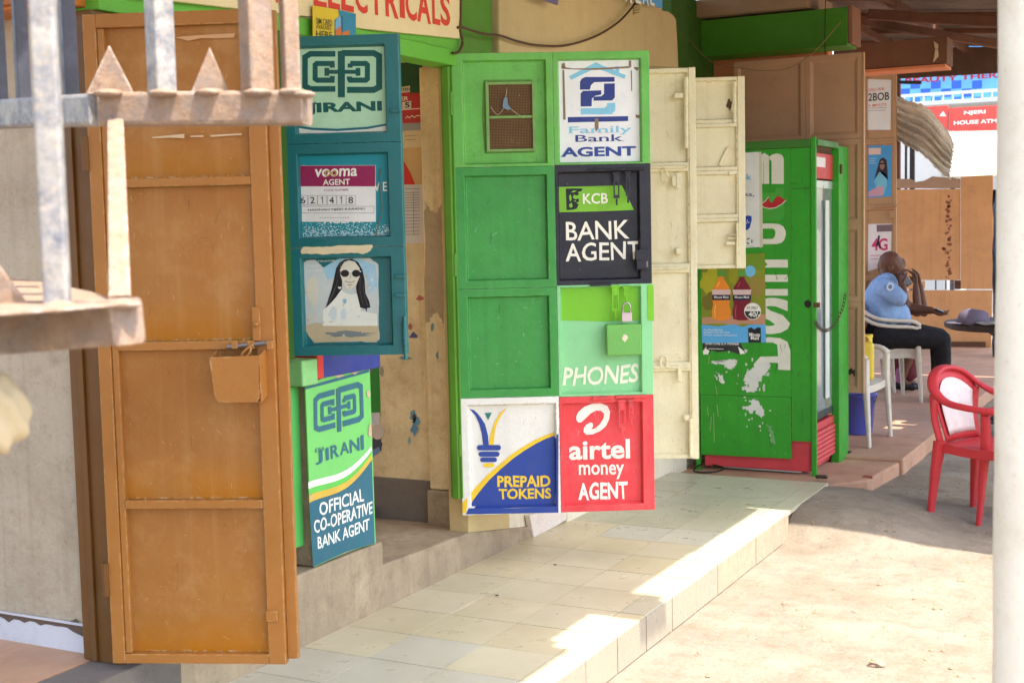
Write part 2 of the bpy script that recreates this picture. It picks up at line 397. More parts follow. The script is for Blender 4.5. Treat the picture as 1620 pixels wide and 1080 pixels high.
# ---- tiled walkway: grout bed, floor tiles, kerb tiles
walk = boxobj('walkway', (-2.9, -1.896, -3, 7.58, -.05, .139), paint('grout', (74, 64, 54), .9, .1, .3), None, 0)
tag(walk, 'tiled walkway with a kerb of cream tiles', None, kind='structure')
TILE = {}
def tile_mat(i):
    if i not in TILE:
        cc = [(226, 214, 180), (220, 210, 178), (229, 219, 188), (222, 209, 172), (216, 212, 194), (210, 208, 192), (204, 200, 176), (198, 196, 170)][i]
        TILE[i] = paint('floor_tile_%s' % 'abcdefgh'[i], cc, .34, .09, 0, (170, 148, 112), .9, .05, spec=.45, blot=.4, bcol=(196, 174, 136), k=.82)
    return TILE[i]
rows = [-2.9, -2.595, -2.295, -1.995, -1.885]
y0 = 2.41; ymesh = {}
for r in range(4):
    x0, x1 = rows[r], rows[r+1]
    for q in range(18):
        ya = y0 + q*.288; yb = ya+.288
        if ya > 7.5: continue
        sh = random.Random(r*50+q)
        if ya < 3.7 or (r == 1 and ya < 4.0): mi = sh.choice((4, 5))
        elif ya > 5.95: mi = sh.choice((6, 7, 6))
        elif ya > 5.7 and r > 0: mi = sh.choice((5, 4))
        else: mi = sh.choice((0, 1, 2, 3))
        if r == 3 and q == 8: mi = 6
        key = (r, mi)
        if key not in ymesh:
            b = BM(); box(b, .0022, x1-x0-.0022, .0022, .2858, -.02, 0); ymesh[key] = obj('tile', b, tile_mat(mi), walk, 0); o = ymesh[key]
        else:
            o = ymesh[key].copy(); COL.objects.link(o)
        o.location = (x0, ya, .1455+sh.uniform(-.0008, .0008)); o.rotation_euler = (sh.uniform(-.002, .002), sh.uniform(-.002, .002), 0)
kt = paint('kerb_tile_cream', (156, 148, 133), .3, .05, .25, (190, 160, 120), 2.0, .08)
kt2 = paint('kerb_tile_patterned', (166, 154, 134), .4, .10, .6, (188, 130, 100), 7.0, .2)
kb = [0, 0]
for i, m_ in enumerate((kt, kt2)):
    b = BM(); box(b, -.012, .004, .003, .285, 0, .137); kb[i] = b
first = {}
for q in range(18):
    ya = y0+q*.288; i = 1 if ya > 5.4 else 0
    if ya > 6.5: continue
    if i not in first: first[i] = obj('kerb_tile', kb[i], (kt, kt2)[i], walk, .0015, seg=1); o = first[i]
    else: o = first[i].copy(); COL.objects.link(o)
    sh = random.Random(q+90)
    o.location = (-1.885+sh.uniform(-.001, .001), ya, .004); o.rotation_euler = (0, 0, sh.uniform(-.004, .004))
# little printed flecks on the far, patterned tiles
b = BM(); rr = random.Random(3); fl_m = paint('tile_fleck_print', (164, 146, 112), .5, .1, .1, bump=0)
for r in range(3):
    for yy in range(16):
        for xx in range(5):
            X = rows[r]+.03+xx*.06; Y = 5.95+yy*.1+.03*(xx % 2)
            if X > -1.92 or Y > 7.5 or rr.random() < .45: continue
            X += rr.uniform(-.016, .016); Y += rr.uniform(-.02, .02)
            a = rr.uniform(0, pi); s = rr.uniform(.003, .007)
            vs = [b.verts.new((X+s*1.5*cos(t+a), Y+s*sin(t+a), .1468)) for t in (0, 1.3, 2.6, 3.9, 5.2)]; b.faces.new(vs)
tag(obj('tile_fleck', b, fl_m, walk), kind='stuff')

# ---- plinth under the shops (its top falls away to the walkway past the doorway)
b = BM(); prism(b, [(-2.885, 2.2, .02), (-2.885, 2.2, .33), (-2.885, 3.55, .33), (-2.885, 3.56, .417), (-2.885, 4.402, .417), (-2.885, 4.405, .322), (-2.885, 5.1, .30), (-2.885, 5.5, .235), (-2.885, 5.86, .175), (-2.885, 5.86, .02)], (-.7, 0, 0))
tag(obj('plinth', b, concrete, bevel=.008), 'rough concrete plinth stepping up in front of the shops', None, kind='structure')
b = BM(); box(b, -7.5, -3.58, 2.2, 5.42, .1, .318)
tag(obj('shop_floor', b, sill_c), 'worn grey screed floor inside the green doorway', None, kind='structure')
tf = boxobj('terrace_floor', (-7, -3.055, .6, 3.04, .1, .331), paint('floor_grout', (120, 92, 74), .8), None, 0)
tag(tf, 'terracotta tiled floor at the lower left corner', None, kind='structure')
tm = None
for i in range(4):
    for j in range(4):
        if tm is None:
            b = BM(); box(b, .0015, .3285, .0015, .3285, -.01, 0); tm = obj('tile', b, terracotta, tf, .001, seg=1); o = tm
        else: o = tm.copy(); COL.objects.link(o)
        o.location = (-3.057-.33*(i+1), 3.035-.33*(j+1), .336)
boxobj('sill', (-3.053, -2.88, .6, 3.2, .2, .337), sill_c, tf, .006)

# ---- red-brown raised floor further down the street
b = BM(); prism(b, [(-1.66, 8.62, -.02), (-1.62, 17.2, -.02), (-6, 17.2, -.02), (-6, 8.62, -.02)], (0, 0, .15))
tag(obj('raised_floor', b, red_floor, bevel=.012), 'worn red oxide floor raised above the road', None, kind='structure')
b = BM(); prism(b, [(-1.74, 7.95, -.02), (-1.68, 8.616, -.02), (-2.9, 8.616, -.02), (-2.9, 7.62, -.02), (-2.0, 7.62, -.02)], (0, 0, .13))
tag(obj('step', b, red_floor, bevel=.015), 'low broken red step in front of the raised floor', None, kind='structure')

# ================================================================== THE SHOPS ALONG THE LEFT
# ---- grey plastered wall left of the ochre door
wl = boxobj('plaster_wall', (-7, -3.075, 3.04, 3.17, .2, 2.36), plaster, None, .004)
tag(wl, 'grey stained plaster wall with peeling white skirting', 'wall')
Fw = Frame(-7, 3.04, 0)
sk = boxobj('skirting', (-7, -3.085, 3.034, 3.04, .331, .424), skirt_under, wl, .001)
b = BM(); rr = random.Random(11); n = 46
top = [(-4.2+i*1.095/n, .412-rr.choice((0, .002, .004, .008, .018))*rr.random()*1.4) for i in range(n+1)]
top = [(x, z) if x < -3.16 else (x, z-.01) for x, z in top]
pts = [Vector((-4.2, 3.0335, .335))]+[Vector((x, 3.0335, z)) for x, z in top[:-3]]+[Vector((-3.115, 3.0335, .385)), Vector((-3.105, 3.0335, .36)), Vector((-3.1, 3.0335, .335))]
prism(b, pts, (0, -.0025, 0)); obj('peeling_paint', b, white_skirt, sk)
boxobj('skirting_bead', (-7, -3.08, 3.029, 3.036, .424, .4315), white_skirt, wl, .001)
for i, (px_, py_, rx, ry) in enumerate(((136, 950, 4, 8), (141, 985, 9, 5), (119, 982, 7, 3))):
    P_ = [ony(x, y, 3.0385) for x, y in blotpoly(px_, py_, rx, ry, 16, .35, i)]
    b = BM(); prism(b, P_, (0, .0008, 0)); obj('chipped_patch', b, skirt_under, wl)

b = BM(); box(b, -3.085, -2.925, 2.985, 3.09, .337, 2.325)
jm = tag(obj('door_frame', b, orange_dark, bevel=.004), 'dark brown steel frame the ochre door hangs on', 'door frame')
boxobj('stop', (-3.04, -3.02, 2.975, 2.984, .34, 2.32), orange_dark, jm, .001)
lb = boxobj('lintel_beam', (-7, -2.96, 2.9, 3.035, 2.335, 2.9), orange_beam, None, .006)
tag(lb, 'orange brown painted beam over the plaster wall', 'beam')
boxobj('lower_band', (-7, -2.97, 2.88, 2.899, 2.345, 2.42), paint('brown_band', (168, 92, 36), .5, .08, .2), lb, .003)

# ---- shop one: walls, posts, fascia with the red lettering
s1 = thing('electrical_shop', 'green trimmed shop front with cream fascia over an open doorway', 'shop', (-2.9, 3.09, 0))
def part1(name, x0, x1, y0_, y1_, z0, z1, m, bev=.004): return boxobj(name, (x0+2.9, x1+2.9, y0_-3.09, y1_-3.09, z0, z1), m, s1, bev)
part1('wall', -3.06, -2.915, 3.095, 3.78, .2, 3.2, green_dark)
part1('post', -2.98, -2.89, 3.785, 3.875, 1.2, 2.36, green_dark)
part1('wall', -3.4, -2.96, 3.79, 3.86, .42, 1.19, concrete)
part1('post', -2.955, -2.895, 5.075, 5.128, .46, 2.36, green_frame)
part1('post_lip', -2.935, -2.905, 5.055, 5.073, .46, 2.36, green_frame, .002)
pil = part1('pillar', -3.20, -2.92, 5.30, 5.40, .44, 2.4, beige_in, .008)
part1('pillar_base', -3.21, -2.91, 5.285, 5.40, .22, .437, concrete, .01)
part1('inner_wall', -5.6, -3.16, 5.42, 5.55, .2, 2.6, beige_in)
part1('inner_skirting', -5.6, -3.205, 5.405, 5.419, .21, .455, sill_c, .004)
part1('back_wall', -5.9, -5.6, 2.9, 5.6, .2, 2.7, beige_in)
part1('ceiling', -4.1, -3.07, 3.18, 5.4, 2.44, 2.5, beige_in)  # stops short; sky opening added behind it to brighten the inner wall
part1('side_wall', -5.6, -3.07, 3.18, 3.25, .2, 2.44, beige_in)
part1('wall', -3.0, -2.9, 5.131, 5.53, .16, 2.36, beige)
part1('lintel', -3.0, -2.885, 3.79, 5.13, 2.362, 2.43, green_fascia, .004)
part1('fascia', -3.05, -2.90, 3.0, 5.135, 2.431, 3.2, green_fascia, .004)
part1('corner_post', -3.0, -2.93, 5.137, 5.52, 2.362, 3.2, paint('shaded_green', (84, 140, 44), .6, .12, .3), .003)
part1('soffit_panel', -3.05, -2.908, 3.0, 3.78, 2.325, 2.43, green_fascia, .003)
Ff = Frame(-2.895, 3.09, 90)
sb = fthing(Ff, 'fascia_sign', 'cream sign board with hand painted red ELECTRICALS lettering', 'sign')
b = BM(); pts = [Ff.uv(*p) for p in ((200, -4), (275, 4), (450, 24), (564, 46), (721, 62), (722, -90), (200, -160))]
prism(b, [Vector((x, 0, z)) for x, z in pts], (0, -.02, 0))
brd = obj('board', b, paint('cream_sign_paint', (226, 206, 158), .6, .06, .2, (200, 170, 120), 1.0, .2), sb, .003)
rp = ink((216, 62, 42))
L_ = [('E', 496, 515, 10, -38), ('L', 519, 536, 12.5, -35), ('E', 540, 558, 16, -32), ('C', 562, 580, 19, -29), ('T', 585, 604, 22, -26), ('R', 610, 629, 26, -22), ('I', 632.5, 639, 28, -20), ('C', 642, 658, 31, -17), ('A', 660, 680, 34, -14), ('L', 684, 695, 38, -9), ('S', 697, 711, 39.5, -7)]
for ch, xa, xb, yb, yt in L_:
    fit_text(Ff, ch, (xa, yb), (xb, yt), rp, brd, -.02, 1, .045, br=None, name='letter')
fit_text(Ff, 'Y', (428, 2.5), (446, -40), rp, brd, -.02, 1, .04, name='letter')
stroke(Ff, 'board_seam', [[(474, 26), (494, 28)], [(494.5, 9), (494.5, 57)]], 1.2, ink((90, 80, 55)), brd, -.02, 2)
# poster under the lettering
Fp = Frame(-2.86, 3.09, 90)
sp = fthing(Fp, 'sim_card_poster', 'yellow and blue poster tucked above the teal shutter reading SIM CARD AVAILABLE HERE', 'poster')
b = BM(); prism(b, [Vector((x, 0, z)) for x, z in [Fp.uv(*p) for p in ((495, 9), (537, 16), (563, 22), (563, 70), (495, 70))]], (0, .003, 0))
sheet = obj('sheet', b, ink((216, 184, 44)), sp)
poly(Fp, 'blue_print', [(535, 16), (562.5, 22.5), (562.5, 69), (529, 69), (529, 32), (537, 26)], ink((44, 130, 158)), sheet)
poly(Fp, 'bottle_print', [(532, 30), (537, 25), (539, 30), (539, 68), (530, 68), (530, 36)], ink((112, 166, 196)), sheet, 0, 2)
poly(Fp, 'orange_print', [(530, 48), (538, 42), (540, 52), (552, 48), (554, 68), (530, 68)], ink((200, 112, 50)), sheet, 0, 3)
stroke(Fp, 'fold', [[(540.3, 26), (540.3, 69)]], .8, ink((40, 60, 70)), sheet, 0, 4)
gr_ink = ink((94, 92, 40))
fit_text(Fp, 'SIM CARD', (500, 38), (525, 32), gr_ink, sheet, bold=.01, br=(525, 41.5))
fit_text(Fp, 'AVAILABLE', (500, 46), (524, 41), gr_ink, sheet, bold=0, br=(524, 48.5))
fit_text(Fp, 'HERE', (500, 59), (525, 51), gr_ink, sheet, bold=.02, br=(525, 61))

# posters and scraps on the inner wall of shop one (flat paper on the wall, parts of the shop wall)
Fi = Frame(-3.285, 5.42, 0)
iw = fthing(Fi, 'wall_posters', 'torn posters and price list pasted inside the green doorway', 'posters')
def pap(name, pts, c, lvl=0): return poly(Fi, name, pts, c if not isinstance(c, tuple) else ink(c), iw, 0, lvl)
pap('green_poster', [(628, 92), (669, 92), (669, 150), (628, 150)], (24, 84, 50))
p_ = pap('red_poster', [(628, 146), (669, 148), (669, 194), (628, 196)], (186, 48, 58), 1)
pap('caption_strip', [(628, 139), (649, 136), (649, 146), (628, 148)], (216, 206, 188), 2)
fit_text(Fi, 'RTED', (634, 144.5), (648.5, 139), ink((40, 36, 34)), p_, 0, 4, .03)
fit_text(Fi, 'ER', (634, 160), (646.5, 152.5), cream_ink, p_, 0, 3, .03)
pap('number_box', [(637, 162), (651, 160), (651, 172), (637, 173)], (226, 218, 206), 3)
fit_text(Fi, '5', (641, 171), (648.5, 162), ink((30, 28, 30)), p_, 0, 5, .03)
stroke(Fi, 'signature', [[(642, 188), (645, 184), (648, 187), (652, 183), (656, 186), (660, 183), (667, 184)], [(636, 174), (665, 172)]], .9, cream_ink, p_, 0, 3)
pap('grey_notice', [(628, 197), (669, 194), (669, 206), (628, 208)], (150, 152, 148), 2)
pap('cream_notice', [(628, 208), (669, 206), (669, 231), (628, 234)], (212, 192, 150), 1)
stroke(Fi, 'notice_lines', [[(640, 216), (660, 214)], [(640, 222), (658, 220.5)]], .8, ink((150, 120, 90)), iw, 0, 3)
pap('tan_sheet', [(632, 235), (669, 233), (669, 292), (632, 292)], (200, 164, 108))
pap('red_arc', [(634, 248), (642, 260), (650, 274), (657, 292), (634, 292)], (208, 44, 34), 2)
pl = pap('price_list', [(628, 293), (671, 292), (671, 384), (628, 386)], (206, 200, 196), 1)
stroke(Fi, 'list_lines', [[(641, y), (664, y-.6)] for y in (299, 305, 309, 313, 317, 321, 325, 329, 334, 340, 345, 350, 355, 360, 366, 371)] + [[(655, 303), (655, 372)]], .7, ink((120, 112, 112)), pl, 0, 3)
pap('green_scrap', [(582, 555), (597, 556), (600, 580), (602, 640), (602, 656), (584, 656)], (40, 140, 58), 1)
pap('white_scrap', [(585, 653), (601, 652), (601, 672), (585, 672)], (206, 206, 210), 2)
pap('dark_scrap', blotpoly(596, 702, 10, 14, 18, .3, 41), (70, 72, 86), 1)
pap('round_scrap', oval(598, 683, 10, 12), (206, 190, 176), 3)
pap('blue_scrap', [(585, 714), (600, 706), (602, 714), (588, 724)], (110, 140, 180), 2)
for i, (cx, cy, rx, ry, c) in enumerate(((653, 656, 5, 9, (104, 156, 176)), (659, 667, 6, 7, (96, 150, 172)), (656, 679, 5, 8, (92, 142, 168)), (648, 696, 2, 7, (140, 168, 166)), (656, 661, 3, 7, (66, 64, 72)), (641, 566, 10, 2.5, (120, 150, 160)), (604, 586, 4, 8, (170, 160, 138)))):
    pap('torn_scrap', blotpoly(cx, cy, rx, ry, 26, .4, i+20), c, 2+(i % 3))
pap('red_scrap', blotpoly(649, 516, 3, 5, 12, .4, 5), (176, 96, 88), 2); pap('navy_scrap', [(647, 534), (654, 524), (661, 531), (660, 534)], (88, 88, 130), 3)
pap('red_scrap', blotpoly(665, 472, 6, 4, 14, .4, 9), (190, 110, 100), 2)
# grey bare patch where the plaster has come off the pillar
Fpi = Frame(-3.28, 5.30, 0)
pp = poly(Fpi, 'bare_patch', ragged([(671, 345), (674, 318), (680, 332), (690, 338), (699, 318), (702, 400), (702, 520), (699, 505), (691, 492), (685, 498), (679, 510), (674, 512)], 1.6, 5, 4), paint('bare_cement', (176, 156, 126), .85, .1, .4, bump=.4), pil, 0, 1)
pp.location = (-3.28+2.9, 5.30-3.09, 0)
for i, (cx, cy, rx, ry) in enumerate(((684, 517, 3, 6), (692, 562, 2, 7))):
    q_ = poly(Fpi, 'paint_smear', blotpoly(cx, cy, rx, ry, 12, .4, i+60), ink((120, 146, 150)) if i < 2 else ink((176, 156, 124)), pil, 0, 1); q_.location = (-3.28+2.9, 5.30-3.09, 0)

# ---- counter with the painted bank panel
Fc = Frame(-2.895, 3.93, 90)
ct = fthing(Fc, 'shop_counter', 'shop counter painted with an official bank agent panel', 'counter')
body = boxobj('counter_body', (.02, .435, .003, .5, .42, 1.10), concrete, ct, .004)
boxobj('green_side', (-.06, .012, .035, .48, .50, 1.095), leaf_green, ct, .002)
boxobj('counter_top', (-.05, .045, -.03, .5, 1.10, 1.195), counter_green, ct, .006)
boxobj('red_band', (.046, .085, -.028, .5, 1.118, 1.21), ink((214, 60, 56)), ct, .003)
boxobj('blue_band', (.086, .47, -.026, .5, 1.118, 1.23), ink((50, 62, 140)), ct, .003)
boxobj('dark_gap', (.03, .45, -.002, .4, 1.101, 1.117), ink((60, 58, 72)), ct, .001)
def z5(x, y): return (430+x/2.842, 540+y/2.842)
b = BM(); panel_px = [z5(145, 190), z5(240, 160), z5(435, 108), z5(447, 480), z5(462, 905), z5(330, 945), z5(185, 1012), z5(165, 700)]
prism(b, [Vector((x, 0, z)) for x, z in [Fc.uv(*p) for p in panel_px]], (0, -.006, 0))
cp = obj('bank_panel', b, paint('panel_green', (120, 208, 112), .5, .06, .15, (90, 170, 90), 1.2, .12), ct, .001)
D5 = -.006
dblue = ink((44, 104, 122)); white_i = ink((240, 238, 226)); gy = ink((214, 178, 72)); midg = ink((96, 196, 88))
def curve_between(top, bot): return top + bot[::-1]
def sag(a, c, s, n=14, e=1.35): return [(a[0]+(c[0]-a[0])*i/n, a[1]+(c[1]-a[1])*i/n + s*sin(pi*(i/n)**e)) for i in range(n+1)]
poly(Fc, 'teal_band', [z5(*p) for p in sag((166, 715), (448, 525), 45)] + [z5(462, 905), z5(330, 945), z5(185, 1012)], dblue, cp, D5, 1)
poly(Fc, 'white_curve', [z5(*p) for p in curve_between(sag((162, 632), (446, 470), 42), sag((163, 662), (447, 490), 46))], white_i, cp, D5, 2)
poly(Fc, 'green_curve', [z5(*p) for p in curve_between(sag((163, 662), (447, 490), 46), sag((166, 692), (447, 508), 48))], midg, cp, D5, 2)
poly(Fc, 'yellow_curve', [z5(*p) for p in curve_between(sag((165, 690), (447, 506), 48), sag((166, 724), (448, 530), 48))], gy, cp, D5, 3)
poly(Fc, 'top_stripe', [z5(*p) for p in ((146, 205), (240, 178), (436, 126), (436, 138), (240, 192), (147, 216))], dblue, cp, D5, 1)
COOP_L = [([(.41, .06), (.09, .06), (.02, .13), (.02, .76), (.09, .82), (.41, .82)], .072),
          ([(.40, .27), (.17, .27), (.15, .30), (.15, .60), (.18, .63), (.40, .63), ], .066),
          ([(.37, .27), (.37, .36)], .066), ([(.37, .63), (.37, .54)], .066),
          ([(.30, .45), (.70, .45)], .05), ([(.27, .45), (.33, .45)], .10), ([(.67, .45), (.73, .45)], .10),
          ([(.487, .0), (.487, 1.)], .092),
          ([(.49, .045), (.90, .045), (.97, .11), (.97, .78), (.90, .84), (.56, .84)], .078),
          ([(.60, .27), (.80, .27), (.82, .30), (.82, .60), (.80, .63), (.60, .63), (.59, .60), (.59, .55)], .066), ([(.60, .27), (.60, .36)], .066)]
def coop_logo(F, quad, mat, parent, d, lvl=2):
    """quad: TL, TR, BR, BL of the emblem in picture coordinates"""
    b = BM(); y = d-.001-PRINT_STEP*lvl
    q = [Vector(F.uv(*p, d)) for p in quad]
    W_ = (q[1]-q[0]).length; H_ = (q[3]-q[0]).length
    for i, (ln, wd) in enumerate(COOP_L):
        P = []
        for x, yy in ln: P.append(q[0]*(1-x)*(1-yy)+q[1]*x*(1-yy)+q[2]*x*yy+q[3]*(1-x)*yy)
        _ribbon(b, P, wd*(W_*.55+H_*.75), y-PRINT_STEP*.12*i)
    for f in b.faces:
        f.normal_update()
        if f.normal.y > 0: f.normal_flip()
    return obj('emblem', b, mat, parent, keepn=True)
coop_logo(Fc, [z5(190, 240), z5(405, 180), z5(412, 375), z5(192, 435)], ink((48, 108, 124)), cp, D5)
fit_text(Fc, 'KWA', z5(194, 500), z5(235, 470), ink((48, 108, 124)), cp, D5, 2, .02, br=z5(235, 490))
for ch, xa, xb, yb, yt in (('J', 195, 226, 556, 486), ('I', 242, 254, 535, 475), ('R', 264, 300, 528, 458), ('A', 306, 345, 512, 445), ('N', 350, 392, 502, 430), ('I', 399, 411, 488, 418)):
    fit_text(Fc, ch, z5(xa, yb), z5(xb, yt), ink((48, 108, 124)), cp, D5, 2, .04, br=z5(xb, yb-(xb-xa)*.3), name='lettering')
fit_text(Fc, 'OFFICIAL', z5(212, 786), z5(412, 658), white_i, cp, D5, 2, .03, br=z5(412, 716), wob=.035)
fit_text(Fc, 'CO-OPERATIVE', z5(188, 864), z5(450, 716), white_i, cp, D5, 2, .03, br=z5(450, 772), wob=.035)
fit_text(Fc, 'BANK AGENT', z5(205, 934), z5(436, 793), white_i, cp, D5, 2, .03, br=z5(436, 846), wob=.035)
for i, (x, y, rx, ry) in enumerate(((372, 135, 14, 12), (300, 152, 22, 10), (440, 400, 8, 28), (432, 235, 7, 18), (176, 700, 5, 12))):
    poly(Fc, 'chipped_patch', [z5(*p) for p in blotpoly(x, y, rx, ry, 12, .35, i+30)], ink((206, 180, 150)), cp, D5, 4)
for i, (x, a, b_) in enumerate(((288, 985, 1062), (272, 1000, 1040), (305, 985, 1010), (322, 975, 1000))):
    stroke(Fc, 'paint_drip', [[z5(x, a), z5(x+1, b_)]], .9, white_i if i % 2 == 0 else ink((120, 170, 120)), ct, .01, 1)

# ================================================================== STEEL DOOR LEAVES
def uvbox(F, x0, y0, x1, y1, d=0.):
    a = F.uv(x0, y1, d); c = F.uv(x1, y0, d); return a[0], c[0], a[1], c[1]
def hasp(F, name, pts_px, mat, parent, d=0., wd=.022):
    """slotted steel strap hanging from a staple: two upright bars, bridged at both ends, tongue below"""
    (xt, yt), (xb, yb) = pts_px
    x0, z1 = F.uv(xt, yt, d); x1, z0 = F.uv(xb, yb, d); xm = (x0+x1)/2
    b = BM()
    box(b, xm-wd/2, xm-wd/2+.006, d-.012, d-.007, z0+.03, z1); box(b, xm+wd/2-.006, xm+wd/2, d-.012, d-.007, z0+.03, z1)
    box(b, xm-wd/2+.0062, xm+wd/2-.0062, d-.0118, d-.0072, z1-(z1-z0)*.3, z1-.001); box(b, xm-wd/2+.0062, xm+wd/2-.0062, d-.0118, d-.0072, z0+.031, z0+.045)
    box(b, xm-.004, xm+.004, d-.0122, d-.0068, z0, z0+.0295)
    tube(b, [(xm-wd*.7, d-.008, z1-.004), (xm+wd*.7, d-.008, z1-.004)], .006, 8)
    return obj(name, b, mat, parent, .001)
def rod(name, a, c, r, mat, parent):
    b = BM(); tube(b, [a, c], r, 10); return obj(name, b, mat, parent, smooth=False)

# ---- ochre door
Fo = Frame(-2.92, 2.942, 22.7)
od = fthing(Fo, 'steel_door', 'tall ochre brown steel door standing open at the left', 'door')
OL, OZ0, OZ1 = .561, .359, 2.303
def ov(py, px=300): return Fo.uv(px, py)[1]
rails = [OZ0, ov(797), ov(546), ov(287), OZ1]
b = BM()
box(b, 0, .04, -.002, .03, OZ0, OZ1); box(b, OL-.075, OL-.022, -.004, .03, OZ0, OZ1)
box(b, .0402, OL-.0752, -.002, .03, OZ1-.04, OZ1); box(b, .0402, OL-.0752, -.002, .03, OZ0, OZ0+.03)
obj('frame', b, orange_p, od, .0025)
boxobj('closing_flange', (OL-.0215, OL+.012, .014, .034, OZ0+.012, OZ1-.004), orange_p, od, .003)
boxobj('inner_lip', (.0405, .062, .002, .03, OZ0+.031, OZ1-.041), orange_p, od, .004)
for zc in rails[1:4]:
    b = BM(); box(b, .0625, OL-.0755, -.003, .03, zc-.014, zc+.012); obj('rail', b, orange_p, od, .003)
    b = BM(); rr = random.Random(int(zc*100))
    x = .07
    while x < OL-.09:
        bmesh.ops.create_icosphere(b, subdivisions=1, radius=rr.uniform(.0014, .0026), matrix=Matrix.Translation((x, .001, zc+.0125))); x += rr.uniform(.012, .045)
    obj('weld_bead', b, paint('bare_weld', (204, 150, 92), .4, .1, .2), od, smooth=True)
for i in range(4):
    z0 = rails[i]+(.013 if i else .031); z1 = rails[i+1]-(.015 if i < 3 else .041)
    b = BM(); n = 8      # slightly buckled sheet
    Vv = [[b.verts.new((.0625+(OL-.138)*u/n, .0215+.0045*sin(pi*u/n)*sin(pi*v/n)*(1 if i % 2 else -1)+.001*sin(u*1.9+v*1.3+i), z0+(z1-z0)*v/n)) for u in range(n+1)] for v in range(n+1)]
    for v in range(n):
        for u in range(n): b.faces.new((Vv[v][u], Vv[v][u+1], Vv[v+1][u+1], Vv[v+1][u]))
    obj('panel', b, orange_sheet, od, smooth=True)
# sheltered lock box: sides, front, bottom, open at the top
def o3(px, py, d): x, z = Fo.uv(px, py, d); return Vector((x, d, z))
x0, z1 = Fo.uv(332, 563, -.075); x1, z0 = Fo.uv(412, 636, -.075)
b = BM(); T = .0025
prism(b, [(x0, -.075, z1-.004), (x1, -.075, z1), (x1-.002, -.075, z0+.012), (x1-.01, -.075, z0), (x0+.022, -.075, z0), (x0+.01, -.075, z0+.015)], (0, T, 0))
prism(b, [(x1+.0003, -.075, z1), (x1+.0003, .0, z1+.012), (x1+.0003, .0, z0+.01), (x1+.0003, -.075, z0)], (T, 0, 0))
prism(b, [(x0-.0003, -.075, z1-.004), (x0-.0003, .011, z1+.012), (x0+.012, .011, z0+.01), (x0+.012, -.075, z0+.012)], (-T, 0, 0))
prism(b, [(x0+.02, -.0725, z0), (x1, -.0725, z0), (x1, .01, z0), (x0+.02, .01, z0)], (0, 0, T))
obj('lock_box', b, orange_p, od, .0015)
rod('bolt', o3(360, 549, -.012), o3(432, 541, -.012), .007, steel_lock, od)
b = BM()
for px_ in (372, 398, 428): box(b, *(lambda v: (v.x-.009, v.x+.009, -.021, .004, v.z-.012, v.z+.012))(o3(px_, 545, -.012)))
obj('bolt_sleeve', b, orange_p, od, .002)
b = BM(); tube(b, smoothpath([o3(400, 545, -.03), o3(390, 552, -.04), o3(382, 562, -.045), o3(388, 565, -.045), o3(395, 558, -.042), o3(397, 549, -.034)], 5), .004, 8); obj('bolt_handle', b, orange_p, od, smooth=True)
xx, zz = Fo.uv(407, 512, 0); boxobj('strap_plate', (xx-.012, xx+.012, -.012, .002, zz-.05, zz+.05), orange_p, od, .002)
b = BM(); bmesh.ops.create_icosphere(b, subdivisions=2, radius=.009, matrix=Matrix.Translation((xx, -.014, zz))); obj('stud', b, orange_p, od, smooth=True)
xx, zz = Fo.uv(430, 973, 0); boxobj('latch_plate', (xx-.016, xx+.02, -.01, -.0042, zz-.016, zz+.016), orange_p, od, .002)
for pts in ([(277, 60), (290, 58), (330, 55), (372, 53), (371, 60), (340, 61), (318, 61), (298, 65), (288, 62)],): poly(Fo, 'tape_scrap', pts, ink((200, 150, 105)), od, .017, 1)
for pts in ([(240, 217), (270, 214), (292, 212), (292, 219), (270, 218), (242, 219)], [(301, 215), (322, 214), (322, 217), (302, 217)], [(333, 214), (382, 211), (383, 214), (360, 215), (334, 217)]): poly(Fo, 'tape_scrap', pts, ink((206, 176, 140)), od, .016, 1)
for zc in (.62, 1.9):
    rod('hinge', (-.008, -.004, zc-.05), (-.008, -.004, zc+.05), .011, orange_dark, od)

sc_o = ink((206, 160, 108)); sc_d = ink((110, 70, 34))
for k, (ya, yb) in enumerate(((60, 270), (300, 530), (570, 785), (815, 1020))):
    scratches(Fo, od, 200, ya, 425, yb, 26, sc_o, .017, k, (2, 12), .55); scratches(Fo, od, 200, ya, 425, yb, 9, sc_d, .017, k+9, (6, 30), .5, .9)
# ---- teal shutter
Ft = Frame(-2.9, 3.865, 23.0)
td = fthing(Ft, 'steel_shutter', 'teal steel window shutter with three panels hung beside the counter', 'shutter')
TL, TZ0, TZ1 = .421, 1.212, 2.344
cells = [(68, 225), (225, 392), (392, 562)]
def tv(py): return Ft.uv(560, py)[1]
tz = [TZ1, tv(226), tv(391), TZ0]
REC = .028
tp = []
for i in range(3):
    b = tray(.0, TL, tz[i+1]+.0004, tz[i]-.0004, .034, REC, .042, .006, bl=.045, brr=.05)
    tp.append(obj('panel', b, teal, td, .002))
def z3(x, y): return (430+x/3.177, y/3.177)
def z4(x, y): return (430+x/3.723, 330+y/3.723)
mint = ink((184, 226, 190))
a = poly(Ft, 'printed_sheet', [z3(*p) for p in ((108, 228), (590, 228), (600, 655), (600, 690), (112, 690))], mint, tp[0], REC, 1)
poly(Ft, 'white_wave', [z3(*p) for p in ((112, 640), (200, 655), (330, 660), (480, 650), (600, 628), (600, 655), (560, 668), (400, 684), (112, 690))], ink((236, 234, 220)), a, REC, 3)
poly(Ft, 'teal_wave', [z3(*p) for p in ((112, 628), (200, 642), (330, 648), (480, 638), (600, 618), (600, 632), (480, 652), (330, 662), (200, 656), (112, 642))], ink((30, 110, 124)), a, REC, 2)
